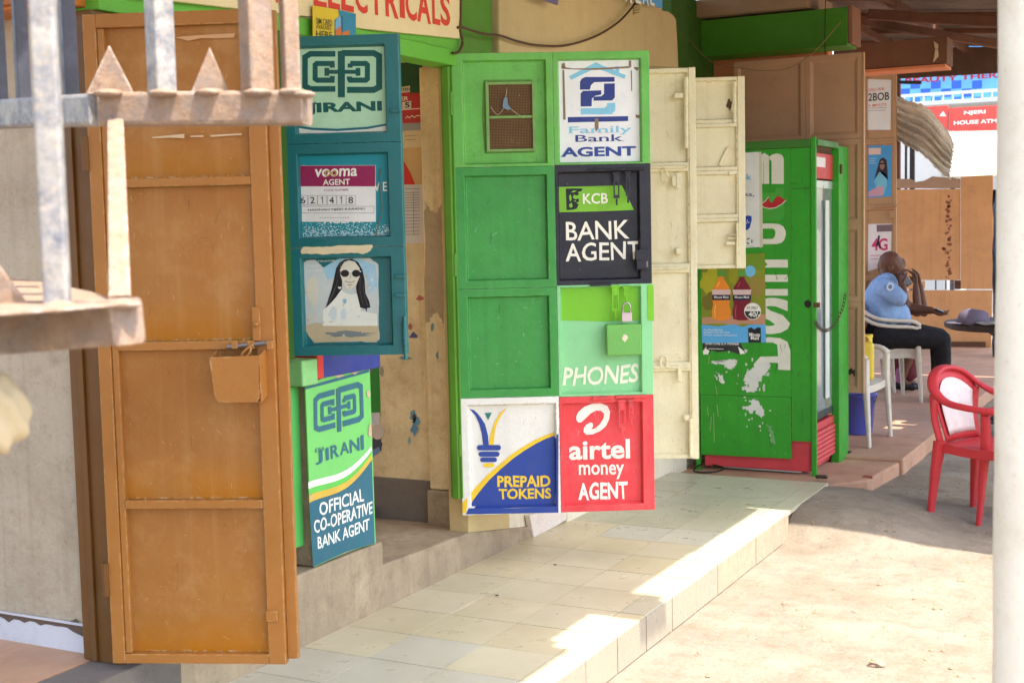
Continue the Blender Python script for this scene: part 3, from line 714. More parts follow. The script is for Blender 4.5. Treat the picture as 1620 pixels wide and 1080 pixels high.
poly(Ft, 'teal_corner', [z3(*p) for p in ((480, 690), (545, 672), (600, 655), (600, 690))], ink((30, 110, 124)), a, REC, 4)
coop_logo(Ft, [z3(160, 258), z3(552, 258), z3(552, 490), z3(160, 490)], ink((20, 92, 88)), a, REC, 2)
fit_text(Ft, 'KWA', z3(150, 531), z3(230, 512), ink((20, 92, 88)), a, REC, 2, .03)
fit_text(Ft, 'JIRANI', z3(176, 583), z3(553, 508), ink((20, 92, 88)), a, REC, 2, .075, space=.98)
a = poly(Ft, 'turquoise_sheet', [z3(*p) for p in ((118, 752), (600, 752))] + [(622.5, 380), (472.5, 380)], teal_b, tp[1], REC, 1)
# speckled spray fade at the foot of the middle panel
b = BM(); rr = random.Random(5); y_ = REC-.001-PRINT_STEP*2.5
for i in range(900):
    t = rr.random()**.55; px_ = rr.uniform(473, 621); py_ = 351+28*t + rr.uniform(-1, 1)
    if py_ > 379: continue
    x, z = Ft.uv(px_, py_, REC); s = rr.uniform(.0009, .0021)*(1.+.6*t)
    vs = [b.verts.new((x+s*cos(k*2*pi/5), y_, z+s*sin(k*2*pi/5))) for k in range(5)]; b.faces.new(vs)
tag(obj('paint_speckle', b, ink((196, 224, 226)), tp[1]), kind='stuff')
fit_text(Ft, 'AGENT', (512, 354), (574, 342), white_i, tp[1], REC, 2, .03)
fit_text(Ft, 'V E', (592, 303), (612, 288), white_i, tp[1], REC, 2, .02)
st = poly(Ft, 'agent_sticker', [(471, 262), (594.5, 261.5), (595, 351), (471, 351)], ink((232, 230, 226)), tp[1], REC, 5)
poly(Ft, 'purple_header', [(471.5, 262.5), (594, 262), (594, 295), (471.5, 295)], ink((150, 34, 84)), st, REC, 6)
fit_text(Ft, 'vooma', (499, 280.5), (565, 266), white_i, st, REC, 8, .035, shear=.12)
stroke(Ft, 'infinity_mark', [[(524+8.5*sin(t), 274.3+4.6*sin(2*t)*.9) for t in [2*pi*i/24 for i in range(25)]]], 1.9, ink((196, 160, 84)), st, REC, 10)
fit_text(Ft, 'AGENT', (511.5, 293.3), (554, 283), white_i, st, REC, 8, .03)
fit_text(Ft, 'CODE NUMBER', (513, 303), (552, 298.6), ink((150, 50, 96)), st, REC, 7, 0)
for i, ch in enumerate('621418'):
    xa = 473+i*15.1
    stroke(Ft, 'digit_box', [[(xa, 309.5), (xa+14.2, 309.5), (xa+14.2, 324), (xa, 324)]], .5, ink((150, 146, 146)), st, REC, 7, closed=True)
    if ch == '1': stroke(Ft, 'digit', [[(xa+5.2, 313.8), (xa+7.6, 311.7), (xa+7.6, 322)]], 1.1, ink((40, 38, 42)), st, REC, 8)
    else: fit_text(Ft, ch, (xa+3.2, 322), (xa+10.5, 311.5), ink((40, 38, 42)), st, REC, 8, 0, name='digit')
stroke(Ft, 'name_box', [[(473, 326.5), (592, 326.5), (592, 337), (473, 337)]], .6, ink((140, 138, 140)), st, REC, 7, closed=True)
fit_text(Ft, 'HANNAH NJERI KARANU', (488, 335.2), (578, 328.3), ink((40, 38, 42)), st, REC, 8, .0)
stroke(Ft, 'small_print', [[(506+4*i, 344.3), (508.6+4*i, 344.3)] for i in range(12)], .8, ink((130, 128, 130)), st, REC, 7)
b = BM(); tube(b, smoothpath([Vector((*(lambda q: (q[0], REC-.008, q[1]))(Ft.uv(px_, py_, REC)),)) for px_, py_ in ((603, 268), (601, 285), (604, 310), (605, 335), (600, 352), (597, 366), (594, 385), (588, 398))], 5), .0016, 6)
obj('string', b, ink((130, 120, 90)), td, smooth=True)
# torn portrait poster
pr = poly(Ft, 'portrait_poster', ragged([z4(*p) for p in ((205, 305), (250, 300), (275, 318), (300, 345), (350, 350), (385, 300), (420, 290), (440, 275), (500, 290), (560, 285), (590, 300), (628, 330), (632, 560), (628, 640), (634, 770), (615, 788), (500, 782), (250, 790), (215, 745), (190, 690), (185, 600), (180, 560), (175, 400), (180, 325))], .7, 4, 3), ink((200, 208, 204)), tp[2], REC, 1)
poly(Ft, 'blue_print', [z4(*p) for p in ((400, 290), (500, 292), (612, 335), (624, 470), (560, 420), (500, 330), (430, 320), (380, 400), (330, 420), (300, 350))], ink((158, 202, 220)), pr, REC, 2)
poly(Ft, 'blue_print', [z4(*p) for p in blotpoly(400, 600, 60, 60, 16, .25, 3)], ink((170, 206, 220)), pr, REC, 2)
poly(Ft, 'sand_stain', [z4(*p) for p in ((188, 690), (260, 670), (400, 690), (520, 675), (628, 690), (632, 770), (615, 786), (500, 780), (250, 788), (215, 745))], ink((196, 178, 142)), pr, REC, 2)
poly(Ft, 'grey_stain', [z4(*p) for p in blotpoly(450, 738, 150, 16, 26, .4, 8)], ink((120, 130, 128)), pr, REC, 3)
hair = ink((34, 32, 36))
poly(Ft, 'hair_print', [z4(*p) for p in ((430, 300), (470, 295), (510, 315), (535, 360), (548, 420), (553, 500), (575, 545), (582, 582), (562, 585), (560, 610), (552, 590), (522, 582), (512, 540), (500, 490), (495, 440), (500, 360), (415, 350), (415, 470), (380, 520), (345, 560), (318, 585), (335, 530), (355, 470), (368, 410), (380, 350), (400, 318))], hair, pr, REC, 4)
poly(Ft, 'face_print', [z4(*p) for p in ((455, 303), (490, 312), (518, 350), (518, 400), (498, 452), (465, 478), (440, 470), (418, 430), (405, 390), (408, 345), (428, 315))], ink((222, 216, 196)), pr, REC, 5)
for cx in (432, 498): poly(Ft, 'sunglasses_print', [z4(*p) for p in oval(cx, 381, 25, 21, 16)], hair, pr, REC, 7)
stroke(Ft, 'sunglasses_frame', [[z4(403, 362), z4(455, 368), z4(475, 368), z4(527, 370)]], 2.2, ink((236, 232, 222)), pr, REC, 6)
stroke(Ft, 'smile_print', [[z4(432, 424), z4(440, 431), z4(462, 435), z4(480, 431), z4(488, 423)], [z4(446, 447), z4(462, 450), z4(476, 446)]], .8, ink((70, 60, 60)), pr, REC, 6)
poly(Ft, 'shirt_print', [z4(*p) for p in ((410, 480), (440, 500), (470, 505), (500, 500), (540, 570), (520, 600), (620, 620), (622, 690), (300, 690), (300, 600))], ink((232, 232, 220)), pr, REC, 3.2)
den = ink((168, 190, 204)); shade = ink((176, 170, 156))
stroke(Ft, 'nose_print', [[z4(466, 385), z4(462, 408), z4(470, 412)]], .8, shade, pr, REC, 6.6)
stroke(Ft, 'hair_strand', [[z4(372, 470), z4(350, 520), z4(322, 580)], [z4(390, 420), z4(372, 480), z4(340, 555)], [z4(540, 440), z4(545, 510), z4(565, 570)], [z4(522, 400), z4(520, 480), z4(540, 570)], [z4(440, 304), z4(408, 330), z4(395, 380)]], .7, ink((92, 88, 92)), pr, REC, 5.4)
for k_, (cx, cy, rx, ry, cc) in enumerate(((360, 620, 22, 40, (206, 216, 216)), (430, 545, 12, 16, (150, 196, 214)), (420, 620, 16, 40, (204, 218, 222)), (240, 480, 36, 90, (218, 212, 192)), (235, 640, 34, 30, (206, 204, 190)), (592, 420, 22, 70, (172, 204, 220)))): poly(Ft, 'faded_print', ragged([z4(*p) for p in blotpoly(cx, cy, rx, ry, 12, .3, k_+50)], 1.2, 4, k_), ink(cc), pr, REC, 3.3+.1*k_)
rr = random.Random(17)
for i in range(16): poly(Ft, 'worn_spot', blotpoly(rr.uniform(482, 594), rr.uniform(418, 535), rr.uniform(.8, 3.2), rr.uniform(.6, 2.2), 9, .4, i), ink(((224, 220, 206), (188, 190, 180), (206, 188, 150))[i % 3]), pr, REC, 7.5)
for i, (s_, yy, x1) in enumerate((('JOIN TELKOM', 318, 370), ('TODAY', 346, 282), ('DAY DEAL', 372, 300))):
    fit_text(Ft, s_, z4(205, yy), z4(x1, yy-16), ink((226, 232, 228)), pr, REC, 3, .01)
poly(Ft, 'torn_strip', ragged([z4(*p) for p in ((170, 252), (185, 225), (300, 226), (420, 216), (590, 212), (596, 225), (580, 252), (540, 268), (470, 258), (330, 270), (175, 266))], 1., 5, 6), ink((226, 208, 170)), td, 0, 1)
# latch parts on the teal shutter's free edge
for py_ in (175, 437, 466):
    xx, zz = Ft.uv(628 if py_ < 300 else 635, py_, 0); boxobj('latch_plate', (xx-.022, xx+.014, -.012, .004, zz-.006, zz+.006), teal, td, .002)
xx, zz = Ft.uv(640, 500, 0); zz2 = Ft.uv(640, 568, 0)[1]
rod('drop_bolt', (xx, -.006, zz), (xx, -.006, zz2), .0065, teal, td); rod('drop_bolt', (xx, -.006, zz-.02), (xx, -.006, zz-.10), .010, teal, td)

# ---- big green door with painted agency panels
Fg = Frame(-2.9, 5.078, 29.7)
gd = fthing(Fg, 'steel_door', 'wide green steel door painted with eight agency panels', 'door')
GL, GZ0, GZ1 = .864, .383, 2.415
gc = Fg.uv(880, 400)[0]
def gv(px, py): return Fg.uv(px, py)[1]
lz = [GZ1, gv(800, 264), gv(800, 456), gv(800, 628.5), GZ0]
rz = [GZ1, gv(950, 260), gv(950, 450), gv(950, 626), GZ0]
GR = .028
def gcell(col, i, mat, bor=.04, **kw):
    z = lz if col == 0 else rz; x = (0, gc-.0004) if col == 0 else (gc+.0004, GL)
    return obj('panel', tray(x[0], x[1], z[i+1]+.0004, z[i]-.0004, bor, GR, .042, .007, **kw), mat, gd, .002)
g1 = gcell(0, 0, green_l, .03, bl=.045, bb=.012); g1['label'] = 'light green panel with a wire mesh vent'
g2 = gcell(0, 1, green_m, .035, bl=.045); g3 = gcell(0, 2, green_m, .035, bl=.045)
g4 = gcell(0, 3, white_p, .03, bl=.035, bb=.028, brr=.014); g4['label'] = 'white and navy PREPAID TOKENS panel'
h1 = gcell(1, 0, green_l, .02, brr=.036, bl=.02, bb=.005, bt=.03); h1['label'] = 'white bank agent sheet panel with a house emblem'
h2 = gcell(1, 1, black_p, .03, bl=.012, brr=.05, bb=.02); h2['label'] = 'black BANK AGENT panel'
h3 = gcell(1, 2, pale_green, .02, bl=.012, brr=.05, bt=.008, bb=.01); h3['label'] = 'green PHONES panel with a lock cover'
h4 = gcell(1, 3, red_p, .03, bl=.012, brr=.05); h4['label'] = 'red mobile money agent panel'
def z6(x, y): return (700+x/2.7, 60+y/2.7)
def z7(x, y): return (700+x/2.7, 430+y/2.7)
# vent
vx0, vx1, vz0, vz1 = uvbox(Fg, 772, 133, 843, 238, GR)
b = BM()
for xa in (vx0-.006, vx1-.006): box(b, xa, xa+.014, GR-.016, GR-.002, vz0-.008, vz1+.01)
for za in (vz0-.008, (vz0+vz1)/2-.006, vz1-.002): box(b, vx0+.0082, vx1-.0062, GR-.015, GR-.0025, za, za+.012)
obj('vent_frame', b, paint('vent_frame_paint', (128, 168, 96), .5, .12, .4, (90, 90, 60), 2.0, .15), g1, .002)
poly(Fg, 'vent_hole', [(772, 133), (843, 133), (843, 238), (772, 238)], paint('dark_dusty_void', (96, 72, 50), .9, .15, .4, (70, 52, 36), 2.0, .2), g1, GR, 1)
b = BM(); n = 30
for i in range(n):
    x = vx0+(vx1-vx0)*(i+.5)/n; box(b, x-.0006, x+.0006, GR-.0058, GR-.0046, vz0, vz1)
for i in range(42):
    z = vz0+(vz1-vz0)*(i+.5)/42; box(b, vx0, vx1, GR-.0072, GR-.0060, z-.0006, z+.0006)
tag(obj('wire_mesh', b, paint('dusty_wire', (150, 116, 82), .8, .15, .3), g1), kind='stuff')
poly(Fg, 'grime_halo', [z6(*p) for p in ((175, 180), (380, 178), (396, 300), (388, 490), (180, 495), (168, 330))], paint('grimy_green', (96, 150, 66), .6, .15, .6, (80, 90, 50), 3.0, .1), g1, GR, .3)
b = BM(); P3 = lambda x, y, d: Vector((*(lambda q: (q[0], d, q[1]))(Fg.uv(*z6(x, y), d)),))
tube(b, smoothpath([P3(275, 222, GR-.01), P3(268, 265, GR-.012), P3(262, 300, GR-.014), P3(235, 328, GR-.012), P3(205, 295, GR-.012)], 6), .0012, 6)
tube(b, smoothpath([P3(280, 295, GR-.014), P3(320, 325, GR-.012), P3(350, 340, GR-.016)], 6), .0012, 6); obj('cord', b, ink((200, 190, 170)), g1, smooth=True)
b = BM(); prism(b, [P3(262, 258, GR-.016), P3(276, 256, GR-.016), P3(280, 285, GR-.016), P3(292, 300, GR-.016), P3(280, 310, GR-.016), P3(256, 296, GR-.016)], (0, .004, 0)); obj('cloth_knot', b, ink((110, 140, 160)), g1)
# bank sheet
fs = poly(Fg, 'bank_sheet', [z6(*p) for p in ((484, 88), (850, 86), (856, 530), (490, 537))], ink((238, 238, 238)), h1, GR, 1)
sky_b = ink((134, 202, 228)); dnavy = ink((46, 62, 134)); brt = ink((140, 116, 92))
poly(Fg, 'roof_mark', [z6(*p) for p in ((540, 165), (655, 105), (690, 122), (738, 140), (740, 122), (755, 124), (755, 150), (783, 160), (777, 176), (655, 130), (550, 180))], sky_b, fs, GR, 2)
for nm, pts, m_ in (('emblem', [(610, 168), (735, 168), (735, 188), (648, 190), (634, 203), (630, 222), (587, 222), (587, 188), (595, 175)], dnavy), ('emblem', [(600, 227), (678, 225), (678, 243), (652, 248), (638, 260), (637, 293), (590, 294), (590, 238)], dnavy), ('emblem', [(690, 196), (736, 195), (736, 255), (725, 268), (645, 269), (645, 252), (678, 250), (690, 240)], dnavy), ('emblem', [(590, 302), (690, 300), (702, 292), (703, 279), (738, 278), (738, 310), (722, 327), (590, 328)], sky_b), ('underline', [(535, 339), (793, 335), (793, 356), (535, 362)], dnavy)):
    poly(Fg, nm, [z6(*p) for p in pts], m_, fs, GR, 2)
for pts in ([(505, 124), (560, 132), (660, 130), (795, 122), (800, 130), (730, 134), (650, 138), (560, 136), (510, 133)], [(512, 138), (520, 138), (526, 350), (516, 350)], [(650, 345), (666, 345), (667, 385), (655, 402), (651, 385)], [(795, 98), (806, 98), (806, 128), (796, 125)], [(804, 140), (809, 140), (810, 228), (806, 228)], [(816, 125), (840, 128), (832, 142), (820, 134)], [(508, 112), (522, 108), (526, 130), (510, 132)], [(824, 328), (845, 332), (846, 344), (826, 342)]):
    poly(Fg, 'tape_residue', [z6(*p) for p in pts], brt, fs, GR, 4)
fit_text(Fg, 'Family', z6(536, 418), z6(806, 375), sky_b, fs, GR, 3, .012, serif=True)
fit_text(Fg, 'Bank', z6(568, 445), z6(775, 412), dnavy, fs, GR, 3, .012, serif=True)
fit_text(Fg, 'AGENT', z6(506, 510), z6(826, 462), ink((48, 76, 150)), fs, GR, 3, .065)
# black panel
lm = poly(Fg, 'lime_band', [z6(*p) for p in ((492, 637), (640, 634), (766, 630), (818, 735), (660, 741), (497, 745))], ink((124, 190, 52)), h2, GR, 1)
poly(Fg, 'lion_emblem', [z6(*p) for p in ((527, 644), (560, 643), (600, 644), (592, 656), (578, 658), (584, 668), (572, 674), (562, 668), (556, 682), (566, 690), (582, 686), (583, 700), (572, 704), (582, 712), (572, 730), (556, 734), (530, 736))], ink((34, 34, 40)), lm, GR, 3)
for pts in ([(548, 660), (560, 652), (574, 654), (560, 660)], [(540, 676), (548, 668), (552, 690), (544, 700)], [(560, 697), (568, 694), (572, 700)], [(540, 712), (552, 704), (556, 722), (544, 726)]): poly(Fg, 'emblem_highlight', [z6(*p) for p in pts], ink((124, 190, 52)), lm, GR, 5)
fit_text(Fg, 'KCB', z6(600, 710), z6(706, 662), cream_ink, lm, GR, 3, .03, br=z6(706, 707))
fit_text(Fg, 'BANK', z6(527, 866), z6(797, 778), cream_ink, h2, GR, 2, .02, br=z6(797, 857), wob=.02)
fit_text(Fg, 'AGENT', z6(526, 957), z6(846, 866), cream_ink, h2, GR, 2, .02, br=z6(846, 944), wob=.02)
hasp(Fg, 'hasp', (z6(738, 572), z6(746, 715)), black_p, h2, 0, .026); hasp(Fg, 'hasp', (z6(790, 570), z6(792, 705)), black_p, h2, 0, .02)
rod('slide_bolt', (*Fg.uv(*z6(620, 566))[:1], -.008, Fg.uv(*z6(620, 566))[1]), (Fg.uv(*z6(860, 560))[0], -.008, Fg.uv(*z6(860, 560))[1]), .006, black_p, h2)
bx = uvbox(Fg, *z6(824, 906), *z6(875, 988), 0); lbx = boxobj('lock_cover', (bx[0], bx[1], -.035, .016, bx[2], bx[3]), black_p, h2, .004)
boxobj('cover_flap', (bx[0]-.002, bx[1]+.002, -.039, -.0355, bx[3]-.04, bx[3]+.002), black_p, lbx, .001)
b = BM(); box(b, bx[0]+.045, bx[0]+.049, -.0365, -.0356, bx[2]+.01, bx[2]+.035); obj('keyhole', b, ink((150, 140, 130)), lbx)
# phones panel: lime upper part, mint lower part
poly(Fg, 'lime_paint_area', [z7(*p) for p in ((503, 66), (690, 62), (866, 64), (868, 205), (700, 212), (507, 207))], lime, h3, GR, 1)
poly(Fg, 'lime_paint_edge', [z7(*p) for p in ((874, 58), (901, 54), (904, 210), (876, 205))], lime, h3, 0, 1)
hasp(Fg, 'hasp', (z7(735, 58), z7(740, 198)), lime, h3, 0, .03); hasp(Fg, 'staple', (z7(783, 62), z7(784, 132)), lime, h3, 0, .02)
bx = uvbox(Fg, *z7(702, 222), *z7(848, 358), -.03); cv = boxobj('lock_cover', (bx[0], bx[1], -.035, .017, bx[2], bx[3]), paint('cover_green', (112, 182, 92), .4, .08, .2, (90, 120, 60), 1.5, .1, wear=.9, wcol=(120, 70, 45)), h3, .005)
poly(Fg, 'chip_mark', [z7(*p) for p in ((765, 285), (775, 265), (790, 272), (792, 284), (778, 300))], ink((226, 214, 184)), cv, -.035, 1)
fit_text(Fg, 'PHONES', z7(512, 488), z7(838, 392), ink((238, 238, 214)), h3, GR, 2, .035, shear=.18, br=z7(838, 472), wob=.03)
# prepaid panel
nv = poly(Fg, 'navy_field', [z7(*p) for p in ((487, 695), (440, 712), (400, 732), (350, 762), (300, 797), (250, 840), (200, 887), (160, 935), (130, 975), (118, 1000), (480, 1000))], navy, g4, GR, 1)
poly(Fg, 'navy_border', [z7(*p) for p in ((100, 1034), (112, 1008), (300, 1008), (495, 1000), (495, 1027))], navy, g4, 0, 1); poly(Fg, 'navy_border', [z7(*p) for p in ((496, 691), (487, 694), (487, 1004), (495, 1004))], navy, g4, 0, 1)
def slope_strip(name, P, mat):
    b = BM(); f = b.faces.new([b.verts.new(p) for p in P]); f.normal_update()
    if f.normal.y > 0: f.normal_flip()
    return obj(name, b, mat, g4, keepn=True)
_x1 = gc-.0004-.014; _z0 = lz[4]+.0004+.028; e_ = .0012
slope_strip('navy_border', [(.05, -e_, _z0), (_x1, -e_, _z0), (_x1-.007, GR-e_, _z0+.007), (.06, GR-e_, _z0+.007)], navy)
_zt = gv(876, 693.)
slope_strip('navy_border', [(_x1-e_, -e_, _z0), (_x1-e_, -e_, _zt), (_x1-.007-e_, GR, _zt), (_x1-.007-e_, GR, _z0+.007)], navy)
poly(Fg, 'yellow_stripe', [z7(*p) for p in ((487, 679), (440, 697), (396, 716), (345, 745), (295, 778), (245, 820), (196, 862), (150, 910), (112, 955), (112, 1000), (130, 975), (160, 935), (200, 887), (250, 840), (300, 797), (350, 762), (400, 732), (440, 712), (487, 695))], yellow, g4, GR, 2)
poly(Fg, 'yellow_border', [z7(*p) for p in ((85, 985), (106, 962), (106, 1000), (100, 1030), (86, 1030))], yellow, g4, 0, 2)
poly(Fg, 'plug_blade', [z7(*p) for p in ((115, 584), (135, 590), (158, 612), (182, 650), (194, 695), (198, 742), (174, 742), (168, 690), (156, 645), (140, 612))], navy, g4, GR, 2)
poly(Fg, 'plug_blade', [z7(*p) for p in ((278, 577), (262, 596), (242, 628), (226, 668), (217, 742), (198, 742), (206, 690), (222, 642), (246, 600))], yellow, g4, GR, 3)
poly(Fg, 'spark_mark', [z7(*p) for p in ((180, 602), (211, 600), (195, 633))], ink((44, 130, 120)), g4, GR, 2)
def pill(x0, x1, y0, y1): 
    r = (y1-y0)/2; return [(x1-r+r*sin(t), (y0+y1)/2-r*cos(t)) for t in [pi*i/6 for i in range(7)]] + [(x0+r-r*sin(t), (y0+y1)/2+r*cos(t)) for t in [pi*i/6 for i in range(7)]]
for x0, x1, ya, yb, m_ in ((147, 250, 738, 761, navy), (154, 244, 766, 788, navy), (161, 233, 791, 811, navy), (176, 222, 816, 833, yellow)):
    poly(Fg, 'plug_ring', [z7(*p) for p in pill(x0, x1, ya, yb)], m_, g4, GR, 4)
fit_text(Fg, 'PREPAID', z7(234, 918), z7(460, 868), yellow, nv, GR, 2, .055, br=z7(460, 916), wob=.022)
fit_text(Fg, 'TOKENS', z7(240, 970), z7(463, 922), yellow, nv, GR, 2, .055, br=z7(463, 967), wob=.022)
# red money panel
poly(Fg, 'swirl_emblem', [z7(*p) for p in ((572, 632), (572, 615), (580, 598), (605, 575), (640, 562), (675, 560), (705, 572), (716, 596), (712, 628), (698, 658), (672, 680), (640, 693), (614, 694), (602, 682), (604, 665), (616, 650), (632, 642), (642, 646), (643, 660), (634, 672), (650, 668), (672, 650), (688, 624), (690, 604), (676, 592), (655, 592), (632, 604), (610, 626), (592, 642), (580, 642))], white_i, h4, GR, 2)
fit_text(Fg, 'airtel', z7(541, 803), z7(800, 712), white_i, h4, GR, 2, .05, br=z7(800, 796))
fit_text(Fg, 'money', z7(583, 886), z7(775, 820), white_i, h4, GR, 2, .03, br=z7(775, 884))
fit_text(Fg, 'AGENT', z7(581, 975), z7(790, 893), white_i, h4, GR, 2, .055, br=z7(790, 967), wob=.025)
hasp(Fg, 'hasp', (z7(764, 546), z7(768, 690)), red_p, h4, 0, .03); hasp(Fg, 'staple', (z7(804, 546), z7(806, 655)), red_p, h4, 0, .02)
for px0, px1, py_, m_, par in ((640, 720, 541, red_p, h4), (740, 870, 534, red_p, h4), (630, 720, 55, black_p, h2)):
    a_ = Fg.uv(*z7(px0, py_)); c_ = Fg.uv(*z7(px1, py_-3)); rod('hinge', (a_[0], -.006, a_[1]), (c_[0], -.006, c_[1]), .007, m_, par)
sc_g = ink((150, 205, 150)); sc_k = ink((40, 92, 48))
for k, (xa_, ya, xb2_, yb, par, d_) in enumerate(((735, 275, 868, 440, g2, GR), (738, 468, 872, 612, g3, GR), (728, 98, 862, 250, g1, GR), (890, 520, 1015, 620, h3, GR), (740, 645, 870, 700, g4, GR), (895, 640, 1020, 800, h4, GR), (892, 280, 1005, 440, h2, GR))):
    scratches(Fg, par, xa_, ya, xb2_, yb, 22, (sc_g, sc_g, sc_g, ink((196, 230, 196)), ink((206, 196, 178)), ink((244, 160, 156)), ink((96, 94, 100)))[k], d_-.0005, 40+k, (2, 11), .5)
    if k < 3: scratches(Fg, par, xa_, ya, xb2_, yb, 8, sc_k, d_-.0005, 60+k, (5, 26), .6, .95)
# padlock hanging on the hasp: a thing of its own
lx, lz_ = Fg.uv(*z7(786, 172), -.03); lp = Fg.o + Fg.ux*lx + Fg.uy*(-.03); lp.z = lz_
pk = thing('padlock', 'steel padlock hanging on the green PHONES panel', 'padlock', lp, Fg.a)
bx = uvbox(Fg, *z7(760, 172), *z7(812, 213), -.03)
b = BM(); box(b, -.0235, .0235, -.011, .011, bx[2]-lz_, bx[3]-lz_); obj('lock_body', b, paint('brushed_lock_steel', (196, 178, 182), .35, .05, .15, (150, 130, 120), 3., .05, metal=.6), pk, .003)
b = BM(); tube(b, smoothpath([(-.016, 0, -.002), (-.017, 0, .022), (-.011, 0, .036), (0, 0, .041), (.011, 0, .036), (.017, 0, .022), (.016, 0, -.002)], 6), .0042, 8); obj('shackle', b, steel_lock, pk, smooth=True)
for zc in (.7, 1.5, 2.2): rod('hinge', (-.006, -.002, zc-.05), (-.006, -.002, zc+.05), .011, green_frame, gd)

# ================================================================== SHOP TWO (cream) AND THE WALL ABOVE
s2 = thing('cream_shop', 'cream shop wall with beige plaster band above the large steel doors', 'shop', (-2.9, 5.53, 0))
def part2(name, x0, x1, y0_, y1_, z0, z1, m, bev=.004): return boxobj(name, (x0+2.9, x1+2.9, y0_-5.53, y1_-5.53, z0, z1), m, s2, bev)
part2('wall', -3.1, -2.905, 5.535, 8.24, .1, 2.40, cream_wall)
part2('low_wall', -2.904, -2.86, 6.1, 7.9, .1, .36, cream_wall, .012)
b = BM()
pts = [onx(790, 84, -2.9), onx(790, -80, -2.9)] + [onx(*p, -2.9) for p in ((1045, -70), (1048, 16), (1058, 18), (1066, 24), (1070, 30), (1072, 60), (1074, 108))]
prism(b, [p - Vector((-2.9, 5.53, 0)) for p in pts], (-.1, 0, 0)); obj('plaster_band', b, beige, s2, .01)
b = BM()
for i in range(4): prism(b, [onx(*p, -2.898)-Vector((-2.9, 5.53, 0)) for p in ((1001, 10+4*i), (1011, 7.5+4*i), (1011, 9.5+4*i), (1002, 12.5+4*i))], (.012, 0, 0))
obj('vent_ridges', b, beige, s2, .002)
part2('return_wall', -3.25, -2.95, 7.95, 8.25, 2.41, 3.2, green_dark)
# white patterned skirting where the plinth dies into the wall
b = BM(); prism(b, [onx(*p, -2.87) for p in ((838, 815), (912, 790), (912, 812), (880, 832), (845, 850))], (-.03, 0, 0))
tag(obj('tile_skirting', b, paint('white_flecked_tile', (226, 216, 206), .4, .05, .4, (190, 110, 110), 6., .1), bevel=.004), 'white flecked tile skirting below the large green door', 'skirting')
# cable
b = BM(); tube(b, smoothpath([onx(*p, -2.87) for p in ((724, 44), (733, 44), (745, 48), (766, 54), (792, 57), (820, 66), (850, 72), (888, 73), (920, 66), (950, 54), (980, 34), (1003, 8), (1010, -8))], 6), .006, 8)
tag(obj('cable', b, paint('brown_cable', (88, 62, 40), .6, .1, .2), smooth=True), 'thin brown cable sagging across the beige wall', 'cable')
b = BM(); tube(b, smoothpath([onx(*p, -2.872) for p in ((729, -60), (729, 20), (728, 48), (732, 66), (726, 82), (716, 84))], 6), .006, 8)
tag(obj('cable', b, MATS['brown_cable'], smooth=True), 'short brown cable running down the corner by the red lettering', 'cable')
# two hanging name boards, only their lower corners in the picture
Fb = Frame(-2.84, 5.53, 90)
sg = fthing(Fb, 'name_board', 'light blue board with white capitals at the top edge', 'sign')
b = BM(); prism(b, [Vector((x, 0, z)) for x, z in [Fb.uv(*p) for p in ((975, -8), (1043, 13.5), (1043, -70), (975, -80))]], (0, -.02, 0)); q = obj('board', b, ink((92, 168, 222)), sg, .002)
for ch, xa, xb, yb in (('R', 989, 1000, 2), ('E', 1005, 1014, 4.5), ('A', 1016, 1026, 6.5), ('L', 1028, 1035, 8)): fit_text(Fb, ch, (xa, yb), (xb, yb-24), white_i, q, -.02, 2, .04, name='letter')
sg = fthing(Fb, 'name_board', 'small violet board at the top edge over the beige wall', 'sign')
b = BM(); prism(b, [Vector((x, 0, z)) for x, z in [Fb.uv(*p) for p in ((844, -4), (879, 8.5), (879, -60), (844, -70))]], (0, -.015, 0)); obj('board', b, ink((116, 106, 148)), sg, .002)

# ---- cream doors
def catch(F, name, px, py, w_, h_, mat, par, d=0., t=.012):
    x, z = F.uv(px, py, d); return boxobj(name, (x-w_/2, x+w_/2, d-t, d+.002, z-h_/2, z+h_/2), mat, par, .002)
# tall one
Fk = Frame(-2.9, 6.49, 24.5)
kd = fthing(Fk, 'steel_door', 'tall cream steel door standing open behind the green door', 'door')
P1 = Fk.uv(1106, 725); KL = P1[0]; KZ0 = P1[1]; KZ1 = Fk.uv(1097, 107)[1]
kz = [KZ1, Fk.uv(1070, 264)[1], Fk.uv(1070, 424)[1], Fk.uv(1070, 580)[1], KZ0]
for i in range(4):
    obj('panel', tray(0, KL-.038, kz[i+1]+.0004, kz[i]-.0004, .022, .024, .04, .006, brr=.006), cream_door, kd, .002)
boxobj('edge_stile', (KL-.0376, KL, -.004, .032, KZ0-.002, KZ1+.002), cream_door, kd, .004)
for zc in kz[1:4]:
    a_ = Fk.uv(1040, 264)[0]; rod('hinge', (KL-.25, -.006, zc), (KL-.05, -.006, zc), .009, cream_door, kd)
catch(Fk, 'bracket', 1073, 152, .045, .025, cream_door, kd, 0, .03)
catch(Fk, 'bracket', 1066, 286, .02, .055, cream_door, kd, .0, .012); catch(Fk, 'hasp', 1073, 286, .022, .08, cream_door, kd, 0, .014)
catch(Fk, 'latch_block', 1073, 397, .028, .035, cream_door, kd, .022, .045)
catch(Fk, 'hasp', 1075, 590, .02, .09, cream_door, kd, 0, .014); catch(Fk, 'bracket', 1086, 660, .03, .03, cream_door, kd, 0, .016)
b = BM(); zc = kz[3]; tube(b, smoothpath([(KL-.2, -.012, zc), (KL-.2, -.014, zc+.05), (KL-.185, -.014, zc+.062), (KL-.17, -.014, zc+.05), (KL-.17, -.012, zc)], 5), .006, 6); obj('pull_ring', b, cream_door, kd, smooth=True)
